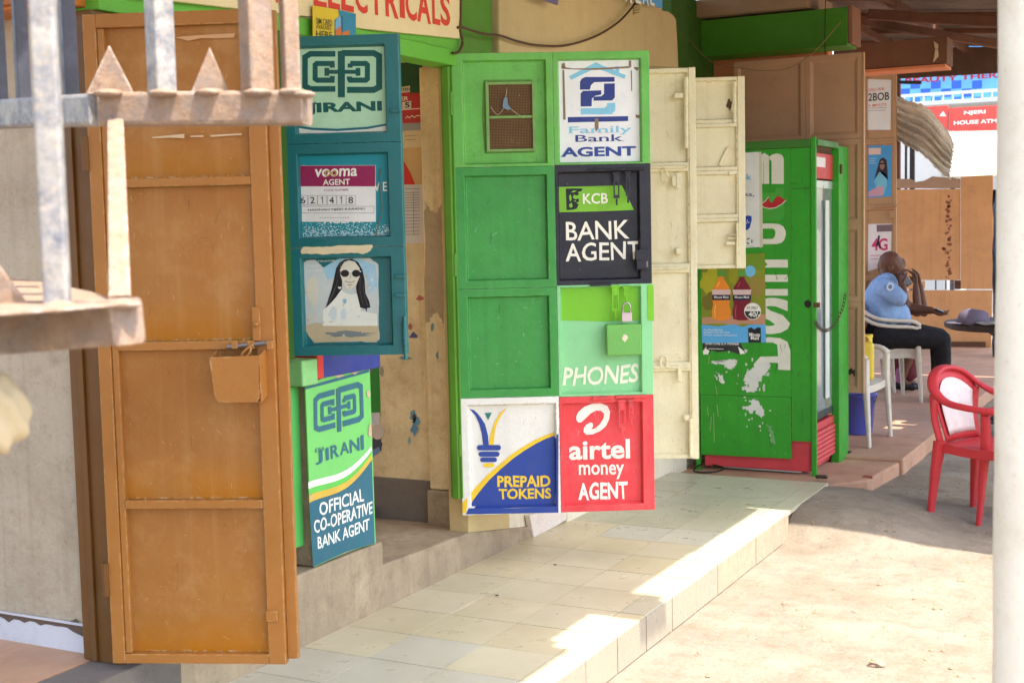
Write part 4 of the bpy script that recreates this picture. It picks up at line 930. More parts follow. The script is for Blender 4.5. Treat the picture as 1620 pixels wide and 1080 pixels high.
b = BM(); zc = kz[1]; tube(b, [(KL-.17+.018*cos(t), -.014, zc-.045+.034*sin(t)) for t in [2*pi*i/16 for i in range(16)]], .004, 6, closed=True); obj('pull_ring', b, cream_door, kd, smooth=True)
rod('drop_bolt', (KL-.045, -.014, KZ0+.01), (KL-.045, -.014, KZ0+.22), .009, cream_door, kd)
rod('drop_bolt', (KL-.052, -.014, KZ1-.42), (KL-.05, -.014, KZ1-.05), .012, cream_door, kd)
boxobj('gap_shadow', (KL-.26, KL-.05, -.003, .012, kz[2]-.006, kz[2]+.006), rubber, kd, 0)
scratches(Fk, kd, 1040, 120, 1080, 715, 40, ink((190, 164, 116)), .023, 81, (2, 12), .5)
# short one
Fs = Frame(-2.9, 7.13, 24.5)
P1 = Fs.uv(1180, 424)
sd = fthing(Fs, 'steel_shutter', 'short cream steel shutter beside the green drinks kiosk', 'shutter')
SL = P1[0]; SZ0 = P1[1]; SZ1 = Fs.uv(1175, 121)[1]
sz = [SZ1, Fs.uv(1140, 195)[1], Fs.uv(1140, 270)[1], Fs.uv(1140, 345)[1], SZ0]
for i in range(4): obj('panel', tray(0, SL-.042, sz[i+1]+.0004, sz[i]-.0004, .02, .022, .04, .005, brr=.006), cream_door, sd, .002)
boxobj('edge_stile', (SL-.0416, SL, -.004, .032, SZ0-.002, SZ1+.002), cream_door, sd, .004)
x_, z_ = Fs.uv(1146, 248, .01); b = BM(); prism(b, [Vector((x_+p*cos(1.1)-q*sin(1.1), 0.021, z_+p*sin(1.1)+q*cos(1.1))) for p, q in ((-.055, -.011), (.055, -.011), (.055, .011), (-.055, .011))], (0, -.014, 0)); obj('strap_plate', b, cream_door, sd, .002)
catch(Fs, 'bracket', 1157, 274, .03, .02, cream_door, sd); catch(Fs, 'latch_block', 1155, 385, .05, .018, cream_door, sd, 0, .02); catch(Fs, 'bracket', 1160, 172, .02, .05, cream_door, sd)
poly(Fs, 'oil_stain', blotpoly(1154, 166, 4, 8, 12, .4, 3), ink((90, 66, 40)), sd, .022, 1)
b = BM(); x_, z_ = Fs.uv(1157, 374); tube(b, [(x_+.025*cos(t), -.012, z_+.013*sin(t)) for t in [2*pi*i/14 for i in range(14)]], .004, 6, closed=True); obj('pull_ring', b, cream_door, sd, smooth=True)
rod('drop_bolt', (SL-.05, -.01, SZ0+.0), (SL-.05, -.01, SZ0+.26), .008, cream_door, sd); rod('drop_bolt', (SL-.06, -.01, SZ1-.26), (SL-.06, -.01, SZ1-.03), .010, cream_door, sd)

# ================================================================== DRINKS FRIDGE IN ITS GREEN KIOSK
Fq = Frame(-2.80, 7.90, 4.0); QL = .757
fq = fthing(Fq, 'fridge_kiosk', 'green sheet metal kiosk round the drinks fridge with tall white letters', 'kiosk')
def qv(px, py): return Fq.uv(px, py)
qx = qv(1252, 500)[0]; zt = 2.10
zb = qv(1180, 722)[1]; zb2 = qv(1270, 698)[1]; zs = qv(1180, 626)[1]; zu = qv(1270, 298)[1]; xr = qv(1289, 500)[0]; xl = qv(1107, 600)[0]
f1 = boxobj('front_sheet', (xl, qx, 0, .012, zs+.001, zt), fridge_green, fq, .001)
boxobj('front_sheet', (xl+.004, qx-.002, -.001, .011, zb, zs-.001), fridge_green, fq, .001)
boxobj('side_sheet', (qx+.001, xr-.02, -.002, .011, zb2, zu-.001), fridge_green, fq, .001); boxobj('side_sheet', (qx+.001, xr-.02, -.002, .011, zu+.001, zt), fridge_green, fq, .001)
boxobj('corner_post', (xr-.019, xr+.01, -.012, .02, .06, zt+.06), fridge_green, fq, .003)
boxobj('top_rail', (-.1, xr-.02, -.012, .03, zt+.002, zt+.05), paint('kiosk_green_worn', (52, 116, 40), .5, .12, .3), fq, .004)
boxobj('left_post', (xl-.03, xl-.002, 0, .03, .06, zt), fridge_green, fq, .003)
# the street side
Fr = Frame(Fq.o.x+Fq.ux.x*(xr+.01), Fq.o.y+Fq.ux.y*(xr+.01), 89.5)
def rloc(x0, x1, y0, y1, z0, z1, name, m, bev=.003, parent=None):
    """box given along the street side, kept in the kiosk's own coordinates"""
    b = BM(); box(b, x0, x1, y0, y1, z0, z1)
    for v in b.verts: v.co = Fq.loc(Fr.o + Fr.ux*v.co.x + Fr.uy*v.co.y + Vector((0, 0, v.co.z)))
    return obj(name, b, m, parent or fq, bev)
ru = lambda px, py, d=0.: Fr.uv(px, py, d)
r0 = ru(1325, 500)[0]; r1 = ru(1340, 500)[0]
rloc(r0, r1, -.01, .04, .06, zt+.03, 'rear_post', fridge_green)
rloc(.012, r0-.002, -.008, .03, zt+.012, zt+.05, 'side_rail', MATS['kiosk_green_worn'])
rloc(r0+.02, r0+.05, -.02, -.011, ru(1333, 350)[1]+.3, ru(1333, 350)[1]+.36, 'rusty_catch', paint('rusty_iron', (96, 60, 46), .8, .2, .3))
b = BM()
chp = smoothpath([(1290, 509, 0), (1296, 519, 0), (1305, 523, 0), (1316, 518, 0), (1326, 503, 0), (1334, 484, 0), (1337, 466, 0)], 7)
for i in range(len(chp)):
    px_, py_ = chp[i].x, chp[i].y
    c_ = Fr.o + Fr.ux*(ru(px_, py_, -.03)[0]) + Fr.uy*(-.03); c_.z = ru(px_, py_, -.03)[1]; c_ = Fq.loc(c_)
    e1 = Vector((.35, .9, -.2)) if i % 2 else Vector((.2, .4, .9)); e1.normalize(); e2 = Vector((0, .9, .5)) if i % 2 else Vector((.9, .3, -.2)); e2 = (e2-e1*e2.dot(e1)).normalized()
    tube(b, [c_+e1*(.0125*cos(a))+e2*(.007*sin(a)) for a in [2*pi*k/10 for k in range(10)]], .0018, 5, closed=True)
tag(obj('chain', b, paint('rusty_chain', (84, 70, 52), .6, .2, .4, metal=.4), fq, smooth=True), kind='stuff')
hx, hz = qv(1278, 481); b = BM()
poly(Fq, 'bolt_hole', blotpoly(1278, 481, 6, 6, 14, .2, 4), ink((20, 24, 18)), fq, -.002, 2)
boxobj('rust_mark', (hx+.035, hx+.075, -.014, -.0022, hz-.02, hz+.01), MATS['rusty_iron'], fq, .002)
# letters, upright and stacked, partly hidden by the posters and torn off
lw = paint('white_kiosk_letter', (216, 214, 198), .6, .06, .25, (150, 160, 120), 2.0, .05)
DQ = 0.
def zq(x, y): return (1170+x/6.354, 230+y/6.354)
stroke(Fq, 'letter', [[zq(215, 388), zq(215, 180), zq(222, 128), zq(250, 108), zq(270, 122), zq(272, 388)]], 8.2, lw, f1, DQ, 2)
poly(Fq, 'letter', [zq(*p) for p in ((322, 388), (322, 170), (314, 146), (304, 150), (298, 118), (330, 92), (380, 82), (420, 92), (440, 118), (446, 150), (446, 388))], lw, f1, DQ, 2)
poly(Fq, 'logo_panel', [zq(*p) for p in ((205, 475), (360, 475), (362, 428), (448, 428), (452, 560), (450, 700), (432, 745), (380, 760), (205, 765))], ink((62, 158, 56)), f1, DQ, 1)
poly(Fq, 'red_mark', [zq(*p) for p in ((216, 598), (262, 560), (290, 520), (308, 570), (330, 574), (372, 512), (400, 512), (466, 552), (420, 590), (360, 624), (300, 632), (250, 622))], ink((176, 36, 42)), f1, DQ, 2)
stroke(Fq, 'white_outline', [[zq(212, 596), zq(250, 626), zq(300, 636), (zq(360, 628)), zq(425, 592), zq(468, 552)], [zq(212, 596), zq(262, 558), zq(292, 518)]], 1.1, lw, f1, DQ, 3)
poly(Fq, 'letter', [zq(*p) for p in ((120, 785), (340, 785), (400, 792), (440, 815), (464, 860), (466, 900), (450, 950), (420, 980), (370, 992), (120, 994), (120, 940), (330, 940), (352, 922), (362, 880), (356, 850), (335, 836), (120, 836))], lw, f1, DQ, 2)
def zr(x, y): return (1020+x/2.842, 400+y/2.842)
for ya, yb in ((30, 66), (98, 130), (162, 192)): poly(Fq, 'letter', [zr(500, ya), zr(643, ya), zr(644, yb), zr(500, yb)], lw, f1, DQ, 2)
poly(Fq, 'letter', [zr(500, 30), zr(530, 30), zr(530, 192), zr(500, 192)], lw, f1, DQ, 3)
fit_text(Fq, 'S', (1188, 528), (1250, 471), lw, f1, DQ, 2, .08, name='letter')
poly(Fq, 'letter', [zr(*p) for p in ((500, 384), (560, 378), (610, 383), (642, 400), (655, 440), (655, 527), (600, 524), (600, 494), (556, 492), (530, 530), (500, 560), (490, 500), (520, 466), (600, 464), (596, 412), (575, 402), (540, 402))], lw, f1, DQ, 2)
# torn and scratched white patches
for i, pts in enumerate(([(455, 540), (480, 520), (520, 500), (560, 495), (566, 520), (545, 535), (530, 560), (510, 580), (500, 620), (470, 626), (438, 615), (450, 596), (470, 600), (445, 575)],
                         [(300, 485), (340, 492), (380, 478), (410, 482), (408, 505), (390, 522), (362, 518), (350, 500), (305, 496)], [(320, 535), (336, 545), (352, 550), (358, 580), (345, 585), (335, 560)],
                         [(490, 655), (510, 668), (530, 700), (540, 725), (525, 740), (510, 730), (500, 712), (470, 716), (438, 690), (470, 686)], [(548, 770), (572, 780), (583, 830), (585, 860), (568, 850), (560, 800)])):
    poly(Fq, 'torn_paper', ragged([zr(*p) for p in pts], 2.3, 6, i), ink((214, 214, 206)) if i < 4 else ink((110, 160, 104)), f1, DQ, 3)
for pts in ([(282, 690), (286, 730)], [(325, 680), (331, 735)], [(300, 735), (294, 800)], [(310, 720), (313, 850)], [(290, 460), (288, 500)], [(320, 600), (326, 640)]): stroke(Fq, 'scratch', [[zr(*p) for p in pts]], .9, ink((150, 180, 110)), f1, DQ, 2)
scratches(Fq, f1, 1115, 560, 1285, 715, 60, ink((120, 176, 96)), 0, 77, (2, 12), .5); scratches(Fq, f1, 1215, 250, 1288, 690, 40, ink((20, 96, 24)), -.002, 78, (4, 26), .6, .9)
rr = random.Random(31)
for i in range(46):
    cx, cy = rr.choice(((1188, 600), (1200, 660), (1150, 575), (1195, 585)))
    poly(Fq, 'torn_fleck', blotpoly(cx+rr.gauss(0, 13), cy+rr.gauss(0, 20), rr.uniform(.5, 2.4), rr.uniform(.6, 3.2), 8, .5, i), ink((206, 206, 196)), f1, 0, 2.6)
# drinks poster
def add_poster(F, name, label, pts, c, par, d, lvl=4):
    q = poly(F, name, pts, ink(c), par, d, lvl); q['label'] = label; return q
dp = add_poster(Fq, 'drinks_poster', 'drinks poster with two bottles at only 40', [zr(253, 20), zr(540, 0), zr(546, 402), zr(258, 405)], (130, 140, 42), f1, DQ, 5)
for i, (x, y, rx, ry, c) in enumerate(((300, 130, 45, 60, (180, 176, 50)), (500, 40, 50, 40, (110, 140, 40)), (500, 150, 40, 50, (150, 130, 60)), (290, 220, 30, 40, (120, 110, 40)), (400, 90, 20, 60, (150, 150, 40)))):
    poly(Fq, 'leafy_print', [zr(*p) for p in blotpoly(x, y, rx, ry, 18, .25, i)], ink(c), dp, DQ, 6+.2*i)
poly(Fq, 'table_print', [zr(*p) for p in ((258, 290), (340, 285), (542, 275), (543, 325), (440, 318), (400, 328), (350, 316), (258, 320))], ink((190, 140, 110)), dp, DQ, 7.2)
def bottle(x, dx, cc, dark):
    P_ = [(x-12*dx, 105), (x+12*dx, 105), (x+13*dx, 118), (x+34*dx, 150), (x+43*dx, 175), (x+40*dx, 215), (x+36*dx, 228), (x+43*dx, 260), (x+40*dx, 296), (x+15*dx, 303), (x-15*dx, 303), (x-40*dx, 296), (x-43*dx, 260), (x-36*dx, 228), (x-40*dx, 215), (x-43*dx, 175), (x-34*dx, 150), (x-13*dx, 118)]
    q = poly(Fq, 'bottle_print', [zr(*p) for p in P_], ink(cc), dp, DQ, 8)
    poly(Fq, 'cap_print', [zr(x-16*dx, 80), zr(x+16*dx, 80), zr(x+18*dx, 106), zr(x-18*dx, 106)], ink((92, 156, 66)), dp, DQ, 9)
    poly(Fq, 'label_print', [zr(x-42*dx, 165), zr(x+42*dx, 165), zr(x+40*dx, 188), zr(x-40*dx, 188)], ink((222, 190, 186)), dp, DQ, 9)
    poly(Fq, 'label_print', [zr(x-41*dx, 188), zr(x+41*dx, 188), zr(x+40*dx, 212), zr(x-40*dx, 212)], ink((34, 32, 66)), dp, DQ, 9)
    stroke(Fq, 'shine_print', [[zr(x-26*dx, 235), zr(x-30*dx, 265), zr(x-27*dx, 290)], [zr(x-8*dx, 130), zr(x-20*dx, 155)]], 1.6, ink(dark), dp, DQ, 9)
    fit_text(Fq, 'Minute Maid', zr(x-32*dx, 204), zr(x+32*dx, 193), white_i, dp, DQ, 10, .02)
bottle(345, 1, (236, 140, 50), (250, 190, 90)); bottle(438, 1, (124, 28, 48), (190, 70, 90))
poly(Fq, 'blue_band', [zr(*p) for p in ((256, 322), (330, 330), (400, 320), (440, 332), (475, 322), (545, 322), (546, 402), (258, 405))], ink((86, 170, 224)), dp, DQ, 8.5)
poly(Fq, 'price_disc', [zr(*p) for p in oval(486, 262, 38, 38, 28)], ink((236, 232, 222)), dp, DQ, 11)
poly(Fq, 'price_disc_dark', [zr(486+35*cos(pi*i/16), 262+35*sin(pi*i/16)) for i in range(17)], ink((44, 52, 62)), dp, DQ, 12)
fit_text(Fq, 'AT ONLY', zr(460, 253), zr(510, 240), ink((60, 56, 60)), dp, DQ, 13, .02); fit_text(Fq, '40/-', zr(468, 287), zr(520, 264), white_i, dp, DQ, 13, .04)
poly(Fq, 'fresh_disc', [zr(*p) for p in oval(476, 82, 24, 26, 20)], ink((112, 184, 216)), dp, DQ, 11)
bk = poly(Fq, 'logo_square', [zr(466, 338), zr(480, 334), zr(494, 344), zr(508, 334), zr(523, 336), zr(524, 402), zr(467, 402)], ink((26, 26, 30)), dp, DQ, 11)
fit_text(Fq, 'Minute', zr(471, 375), zr(520, 358), white_i, dp, DQ, 13, .03); fit_text(Fq, 'Maid', zr(478, 390), zr(514, 374), white_i, dp, DQ, 13, .03)
for i, (s_, x1) in enumerate((('Your Minute Maid drink', 352), ('bursting to share the delight', 385), ('of fresh and juicy refreshment', 415))): fit_text(Fq, s_, zr(266, 350+12*i), zr(x1, 341+12*i), white_i, dp, DQ, 11, 0)
# older dark poster under it
op = add_poster(Fq, 'old_poster', 'strip of an older dark poster showing below', [zr(*p) for p in ((260, 404), (430, 402), (452, 450), (420, 454), (380, 440), (330, 446), (300, 436), (290, 456), (262, 440))], (48, 50, 52), f1, DQ, 4.5)
fit_text(Fq, 'EVERYONE IS A WINNER', zr(275, 412), zr(425, 402), white_i, op, DQ, 6, .02); stroke(Fq, 'print_line', [[zr(288, 430), zr(355, 432)], [zr(278, 421), zr(270, 432)]], .8, white_i, op, DQ, 6)
poly(Fq, 'torn_edge', [zr(*p) for p in ((262, 440), (275, 428), (292, 440), (286, 456), (264, 456))], white_i, op, DQ, 6); poly(Fq, 'torn_edge', [zr(*p) for p in ((420, 420), (445, 440), (452, 452), (430, 455))], white_i, op, DQ, 6)
# white notice
nt_ = add_poster(Fq, 'white_notice', 'white notice reading ok and ks beside the cream shutter', [zq(40, 75), zq(222, 66), zq(238, 1020), zq(40, 1030)], (226, 226, 220), f1, DQ, 6)
poly(Fq, 'notice_fold', [zq(*p) for p in ((198, 66), (222, 66), (238, 1020), (205, 1030))], ink((206, 200, 172)), nt_, DQ, 7)
fit_text(Fq, 'ok', zq(10, 352), zq(122, 285), ink((70, 170, 200)), nt_, DQ, 8, .02); fit_text(Fq, 'cks,', zq(10, 522), zq(148, 470), ink((50, 54, 110)), nt_, DQ, 8, .02)
poly(Fq, 'blue_blob', [zq(*p) for p in ((50, 712), (90, 704), (122, 712), (124, 750), (104, 830), (80, 850), (50, 850))], ink((40, 70, 160)), nt_, DQ, 8); fit_text(Fq, '/-', zq(68, 790), zq(102, 745), white_i, nt_, DQ, 9, .02)
for k in range(3):
    a0 = radians(90+120*k); cx, cy, R_ = 100, 962, 27
    stroke(Fq, 'recycling_mark', [[zq(cx+R_*cos(a0+t), cy-R_*sin(a0+t)) for t in (-.15, .25, .65, 1.05)]], 1.7, ink((40, 96, 60)), nt_, DQ, 8)
fit_text(Fq, 'first to refresh', zq(62, 1018), zq(148, 1006), ink((70, 70, 90)), nt_, DQ, 8, 0)

# the fridge itself
fr = fthing(Fq, 'drinks_fridge', 'red drinks fridge with a glass door inside the green kiosk', 'fridge')
def rbox(name, x0, x1, y0, y1, z0, z1, m, bev=.003, par=None):
    b = BM(); box(b, x0, x1, y0, y1, z0, z1)
    for v in b.verts: v.co = Fq.loc(Fr.o + Fr.ux*v.co.x + Fr.uy*v.co.y + Vector((0, 0, v.co.z)))
    return obj(name, b, m, par or fr, bev)
gz0 = ru(1310, 650, .05)[1]; gz1 = ru(1310, 292, .05)[1]; d0 = .03
ge = ru(1322, 500, d0)[0]
interior = paint('fridge_liner', (190, 198, 196), .3, .04, .1)
rbox('cabinet_back', .02, ge, .55, .6, .12, zt-.02, interior); rbox('cabinet_side', .02, .04, .1, .548, .12, zt-.02, interior); rbox('cabinet_side', ge-.02, ge, .1, .548, .12, zt-.02, interior)
rbox('cabinet_floor', .042, ge-.022, .1, .548, gz0-.04, gz0-.01, interior); rbox('header', .015, ge, d0, .54, gz1+.03, zt-.025, ink((200, 60, 62)))
rbox('header_panel', .02, ge*.55, d0-.004, d0-.001, gz1+.10, zt-.05, ink((226, 216, 212)))
for i in range(4): rbox('shelf', .045, ge-.025, .13, .52, gz0+.22+.3*i, gz0+.228+.3*i, paint('shelf_wire', (190, 190, 190), .4, .05, .1, metal=.5), .002)
glass = bpy.data.materials.new('fridge_glass'); glass.use_nodes = True; gb = glass.node_tree.nodes['Principled BSDF']
gb.inputs['Base Color'].default_value = (.86, .93, .9, 1); gb.inputs['Roughness'].default_value = .03; gb.inputs['Transmission Weight'].default_value = .85; gb.inputs['IOR'].default_value = 1.45
alu = paint('aluminium_frame', (196, 204, 198), .3, .06, .2, (120, 130, 120), 2., .05, metal=.5)
rbox('glass_door', .05, ge-.045, d0+.005, d0+.013, gz0+.03, gz1-.03, glass, 0)
rbox('door_stile', .02, .049, d0, d0+.03, gz0, gz1, alu); rbox('door_stile', ge-.044, ge-.005, d0, d0+.03, gz0, gz1, alu)
rbox('door_rail', .0495, ge-.0445, d0, d0+.03, gz1-.029, gz1+.02, alu); rbox('door_rail', .0495, ge-.0445, d0, d0+.03, gz0-.012, gz0+.029, paint('door_gasket', (50, 56, 54), .5))
rbox('handle_strip', ge*.52, ge*.66, d0-.012, d0-.001, gz0+.1, gz1-.1, ink((206, 214, 200)), .004)
rbox('sticker_strip', ge-.04, ge-.012, d0-.002, d0-.0005, gz1-.55, gz1-.06, ink((170, 140, 40)), 0)
# red grille of slats
s0 = .03; s1_ = ge-.005; za = .2; zb_ = gz0-.03
rbox('slat_gap_shade', .03, s1_-.022, d0+.014, d0+.0185, .16, zb_-.046, paint('gap_shade_red', (96, 34, 36), .7, .1, .3), 0)  # dark plate put in to deepen the shade between the slats
rbox('base_box', .012, ge, d0+.02, .58, .13, gz0-.042, fridge_red)
rbox('grille_frame', .012, s1_, d0-.006, d0+.019, zb_-.045, zb_, fridge_red); rbox('grille_frame', s1_-.02, s1_, d0-.006, d0+.019, .16, zb_-.046, fridge_red)
sl0 = None; ns = 7
for i in range(ns):
    z = .17+(zb_-.22)*i/(ns-1) if False else .16+(zb_-.05-.17)*(i+.3)/ns
    if sl0 is None:
        b = BM(); prism(b, [Vector((0, 0, 0)), Vector((0, -.016, .006)), Vector((0, -.013, .024)), Vector((0, .004, .030))], (s1_-.05, 0, 0))
        for v in b.verts: v.co = Fq.loc(Fr.o + Fr.ux*(v.co.x+.022) + Fr.uy*(v.co.y+d0-.0) + Vector((0, 0, v.co.z)))
        sl0 = obj('slat', b, fridge_red, fr, .002); sl0.location = (0, 0, z)
    else:
        o = sl0.copy(); COL.objects.link(o); o.location = (0, 0, z)
x0 = qv(1113, 735)[0]; x1 = qv(1271, 735)[0]; x2 = qv(1284, 735)[0]; zq0 = qv(1200, 742)[1]
boxobj('base_front', (x0, x1, .03, .06, max(.13, zq0), .42), fridge_red, fr, .006); boxobj('base_corner', (x1+.002, x2, .02, .06, max(.13, zq0), .42), fridge_red, fr, .006)
# power cord on the floor
b = BM(); tube(b, smoothpath([onz(*p, .155) for p in ((1113, 733), (1102, 738), (1098, 745), (1112, 747), (1130, 746), (1144, 742), (1140, 738), (1128, 735))], 6), .006, 8)
tag(obj('power_cord', b, rubber, smooth=True), 'black power cord looped on the tiles below the green kiosk', 'cord')

# ================================================================== SHOP THREE: brown doors, lintels
b_, t_ = 9.2, 2.80
s3 = thing('brown_shop', 'peach shop wall with green lintel behind the brown doors', 'shop', (-3.2, 9.0, 0))
def part3(name, x0, x1, y0_, y1_, z0, z1, m, bev=.005): return boxobj(name, (x0+3.2, x1+3.2, y0_-9., y1_-9., z0, z1), m, s3, bev)
part3('side_wall', -3.4, -3.12, 8.26, 9.26, .1, 3.2, green_dark)
part3('peach_wall', -3.5, -2.3, 9.27, 9.4, .1, 2.93, peach)
part3('green_lintel', -3.12, -2.10, 8.98, 9.25, 2.82, 3.07, paint('lintel_green', (72, 138, 36), .6, .12, .3, (70, 90, 30), 1., .25))
part3('lintel_end', -2.098, -2.07, 8.99, 9.24, 2.83, 3.08, paint('raw_timber_end', (150, 104, 80), .7, .1, .3), .003)
part3('pale_slab', -3.4, -2.35, 8.9, 9.6, 3.085, 3.2, paint('pale_soffit', (172, 138, 108), .7, .1, .3))
part3('brown_lintel', -2.30, -1.62, 9.95, 10.2, 2.76, 2.95, brown_beam)
part3('lit_edge', -2.30, -1.63, 9.94, 10.19, 2.735, 2.757, peach, .002)  # peach strip added as the light along the lintel's lower edge
part3('wall', -3.5, -2.72, 12.45, 12.6, .1, 3.05, tan_door)
Fbd = Frame(-3.0, 8.75, 0)
bd = fthing(Fbd, 'steel_door', 'brown double steel door standing behind the drinks kiosk', 'door')
def bu(px, py): return Fbd.uv(px, py)
xA = bu(1160, 95)[0]; xM = bu(1274, 90)[0]; xZ = bu(1364, 86)[0]; zT = bu(1270, 90)[1]; zM1 = bu(1320, 221)[1]; zM2 = bu(1352, 355)[1]; zM3 = bu(1352, 478)[1]; zB = bu(1362, 622)[1]
def btray(x0, x1, z0, z1): return obj('panel', tray(x0, x1, z0, z1, .03, .012, .03, .02), brown_door, bd, .002)
btray(xA, xM-.0005, zM1+.0005, zT); btray(xM+.0005, xZ, zM1+.0005, zT)
xs_ = bu(1338, 500)[0]-.14
btray(xA, xM-.0005, zM2+.0005, zM1-.0005); btray(xM+.0005, xZ, zM2+.0005, zM1-.0005); btray(xM+.0005, xZ, zM3+.0005, zM2-.0005); btray(xM+.0005, xZ, zB, zM3-.0005); btray(xA, xM-.0005, zB, zM2-.0005)
boxobj('edge_strip', (xZ+.0005, xZ+.012, -.004, .03, zB, zT), tan_door, bd, .002)
for i, (px_, py_) in enumerate(((1345, 588), (1352, 590))): poly(Fbd, 'scuff_mark', blotpoly(px_, py_, 4, 5, 10, .4, i), ink((60, 44, 34)), bd, .012, 1)
b = BM(); tube(b, smoothpath([ony(*p, 8.95) for p in ((1306, -5), (1305, 60), (1306, 110), (1305, 150))], 4), .003, 6)
for i in range(9):
    p = ony(1305.5, 96+i*5.5, 8.95); bmesh.ops.create_icosphere(b, subdivisions=1, radius=.006, matrix=Matrix.Translation(p))
tag(obj('hanging_string', b, paint('dark_string', (60, 40, 30), .8), smooth=True), 'dark knotted string hanging before the brown double door', 'string')
b = BM(); tube(b, smoothpath([ony(*p, 8.5) for p in ((1070, 40), (1100, 75), (1130, 100), (1170, 108), (1210, 112), (1250, 107), (1290, 80), (1330, 35))], 6), .003, 6)
tag(obj('wire', b, paint('thin_wire', (140, 110, 80), .6), smooth=True), 'thin pale wire drooping across the peach wall', 'wire')

# poster door
Fpd = Frame(-2.75, 12.3, 0)
pd = fthing(Fpd, 'steel_door', 'narrow tan steel door pasted with 2BOB and 4G posters', 'door')
pu = lambda px, py, d=0.: Fpd.uv(px, py, d)
xa = pu(1367, 200)[0]; xb = pu(1418, 200)[0]; zt_ = pu(1390, 113)[1]; z1_ = pu(1390, 224)[1]; z2_ = pu(1390, 328)[1]; z3_ = pu(1390, 440)[1]
pans = []
for za, zc in ((z1_, zt_), (z2_, z1_), (z3_, z2_), (.42, z3_)): pans.append(obj('panel', tray(xa, xb, za+.0005, zc-.0005, .022, .012, .03, .006), tan_door, pd, .002))
def zp(x, y): return (1340+x/3.857, 80+y/3.857)
q = poly(Fpd, 'poster', [zp(122, 175), zp(270, 180), zp(266, 485), zp(126, 485)], paper, pans[0], .012, 1)
fit_text(Fpd, 'CALL FOR', zp(130, 250), zp(228, 226), ink((220, 90, 80)), q, .012, 3, .02); fit_text(Fpd, '2BOB', zp(130, 310), zp(258, 254), ink((60, 56, 58)), q, .012, 3, .03)
fit_text(Fpd, 'A MINUTE', zp(130, 345), zp(242, 322), ink((226, 120, 100)), q, .012, 3, .02); stroke(Fpd, 'print_line', [[zp(130, 352), zp(240, 350)], [zp(130, 368), zp(236, 366)]], .7, ink((150, 130, 130)), q, .012, 3)
q = poly(Fpd, 'poster', [zp(130, 580), zp(276, 578), zp(270, 890), zp(128, 900)], ink((70, 150, 196)), pans[1], .012, 1); q['label'] = 'blue poster of a woman in sunglasses'
poly(Fpd, 'hair_print', [zp(*p) for p in ((200, 665), (220, 652), (242, 668), (246, 720), (250, 790), (230, 770), (200, 740), (165, 790), (185, 720))], ink((40, 34, 40)), q, .012, 3)
poly(Fpd, 'face_print', [zp(*p) for p in oval(215, 700, 15, 28, 14)], ink((150, 106, 90)), q, .012, 4); stroke(Fpd, 'sunglasses_print', [[zp(198, 690), zp(234, 690)]], 2.4, ink((24, 22, 26)), q, .012, 5)
poly(Fpd, 'body_print', [zp(*p) for p in ((190, 745), (215, 738), (240, 760), (245, 820), (225, 880), (140, 880), (180, 830), (165, 800))], ink((110, 180, 196)), q, .012, 3); poly(Fpd, 'arm_print', [zp(*p) for p in ((132, 860), (190, 830), (225, 830), (220, 885), (132, 892))], ink((200, 150, 160)), q, .012, 5)
poly(Fpd, 'caption_print', [zp(*p) for p in ((132, 596), (208, 594), (206, 634), (132, 636))], ink((226, 190, 170)), q, .012, 3)
stroke(Fpd, 'print_line', [[zp(136, 660), zp(180, 658)], [zp(136, 674), zp(172, 672)], [zp(136, 688), zp(176, 686)]], 1.2, ink((150, 200, 220)), q, .012, 3)
def ze(x, y): return (1320+x/3.6, 360+y/3.6)
q = poly(Fpd, 'poster', [ze(192, -20), ze(328, -22), ze(322, 150), ze(250, 230), ze(190, 250)], ink((226, 212, 204)), pans[2], .012, 1); q['label'] = 'white poster with red 4G'
poly(Fpd, 'caption_print', [ze(240, -15), ze(330, -18), ze(328, 22), ze(242, 24)], ink((120, 96, 100)), q, .012, 3)
fit_text(Fpd, '4G', ze(212, 132), ze(304, 60), ink((206, 60, 96)), q, .012, 3, .05); stroke(Fpd, 'figure_print', [[ze(255, 45), ze(250, 80), ze(240, 105)], [ze(250, 80), ze(262, 120)]], 3.0, ink((50, 40, 60)), q, .012, 4)
stroke(Fpd, 'print_line', [[ze(205, 160), ze(290, 156)], [ze(205, 180), ze(250, 178)]], 1.2, ink((200, 120, 130)), q, .012, 3)
rod('bolt', (xa+.08, -.014, z2_+.0), (xb+.015, -.014, z2_+.012), .009, tan_door, pd); catch(Fpd, 'hasp', 1412, 339, .045, .07, tan_door, pd, 0, .016)

# ================================================================== ROOFS
def corr(name, x0, x1, y0, y1, zfun, mat, parent, axis='x', pitch=.076, amp=.009, holes=()):
    """corrugated sheet; ridges run along `axis`"""
    b = BM()
    if axis == 'x':
        n = int((y1-y0)/pitch*6); m = 8
        P = [[b.verts.new((x0+(x1-x0)*i/m, y0+(y1-y0)*j/n, zfun(x0+(x1-x0)*i/m, y0+(y1-y0)*j/n)+amp*sin(2*pi*(y1-y0)*j/n/pitch))) for i in range(m+1)] for j in range(n+1)]
    else:
        n = 6; m = int((x1-x0)/pitch*6)
        P = [[b.verts.new((x0+(x1-x0)*i/m, y0+(y1-y0)*j/n, zfun(x0+(x1-x0)*i/m, y0+(y1-y0)*j/n)+amp*sin(2*pi*(x1-x0)*i/m/pitch))) for i in range(m+1)] for j in range(n+1)]
    for j in range(n):
        for i in range(m): b.faces.new((P[j][i], P[j][i+1], P[j+1][i+1], P[j+1][i]))
    o = obj(name, b, mat, parent, smooth=True); sm = o.modifiers.new('thickness', 'SOLIDIFY'); sm.thickness = .002
    return o
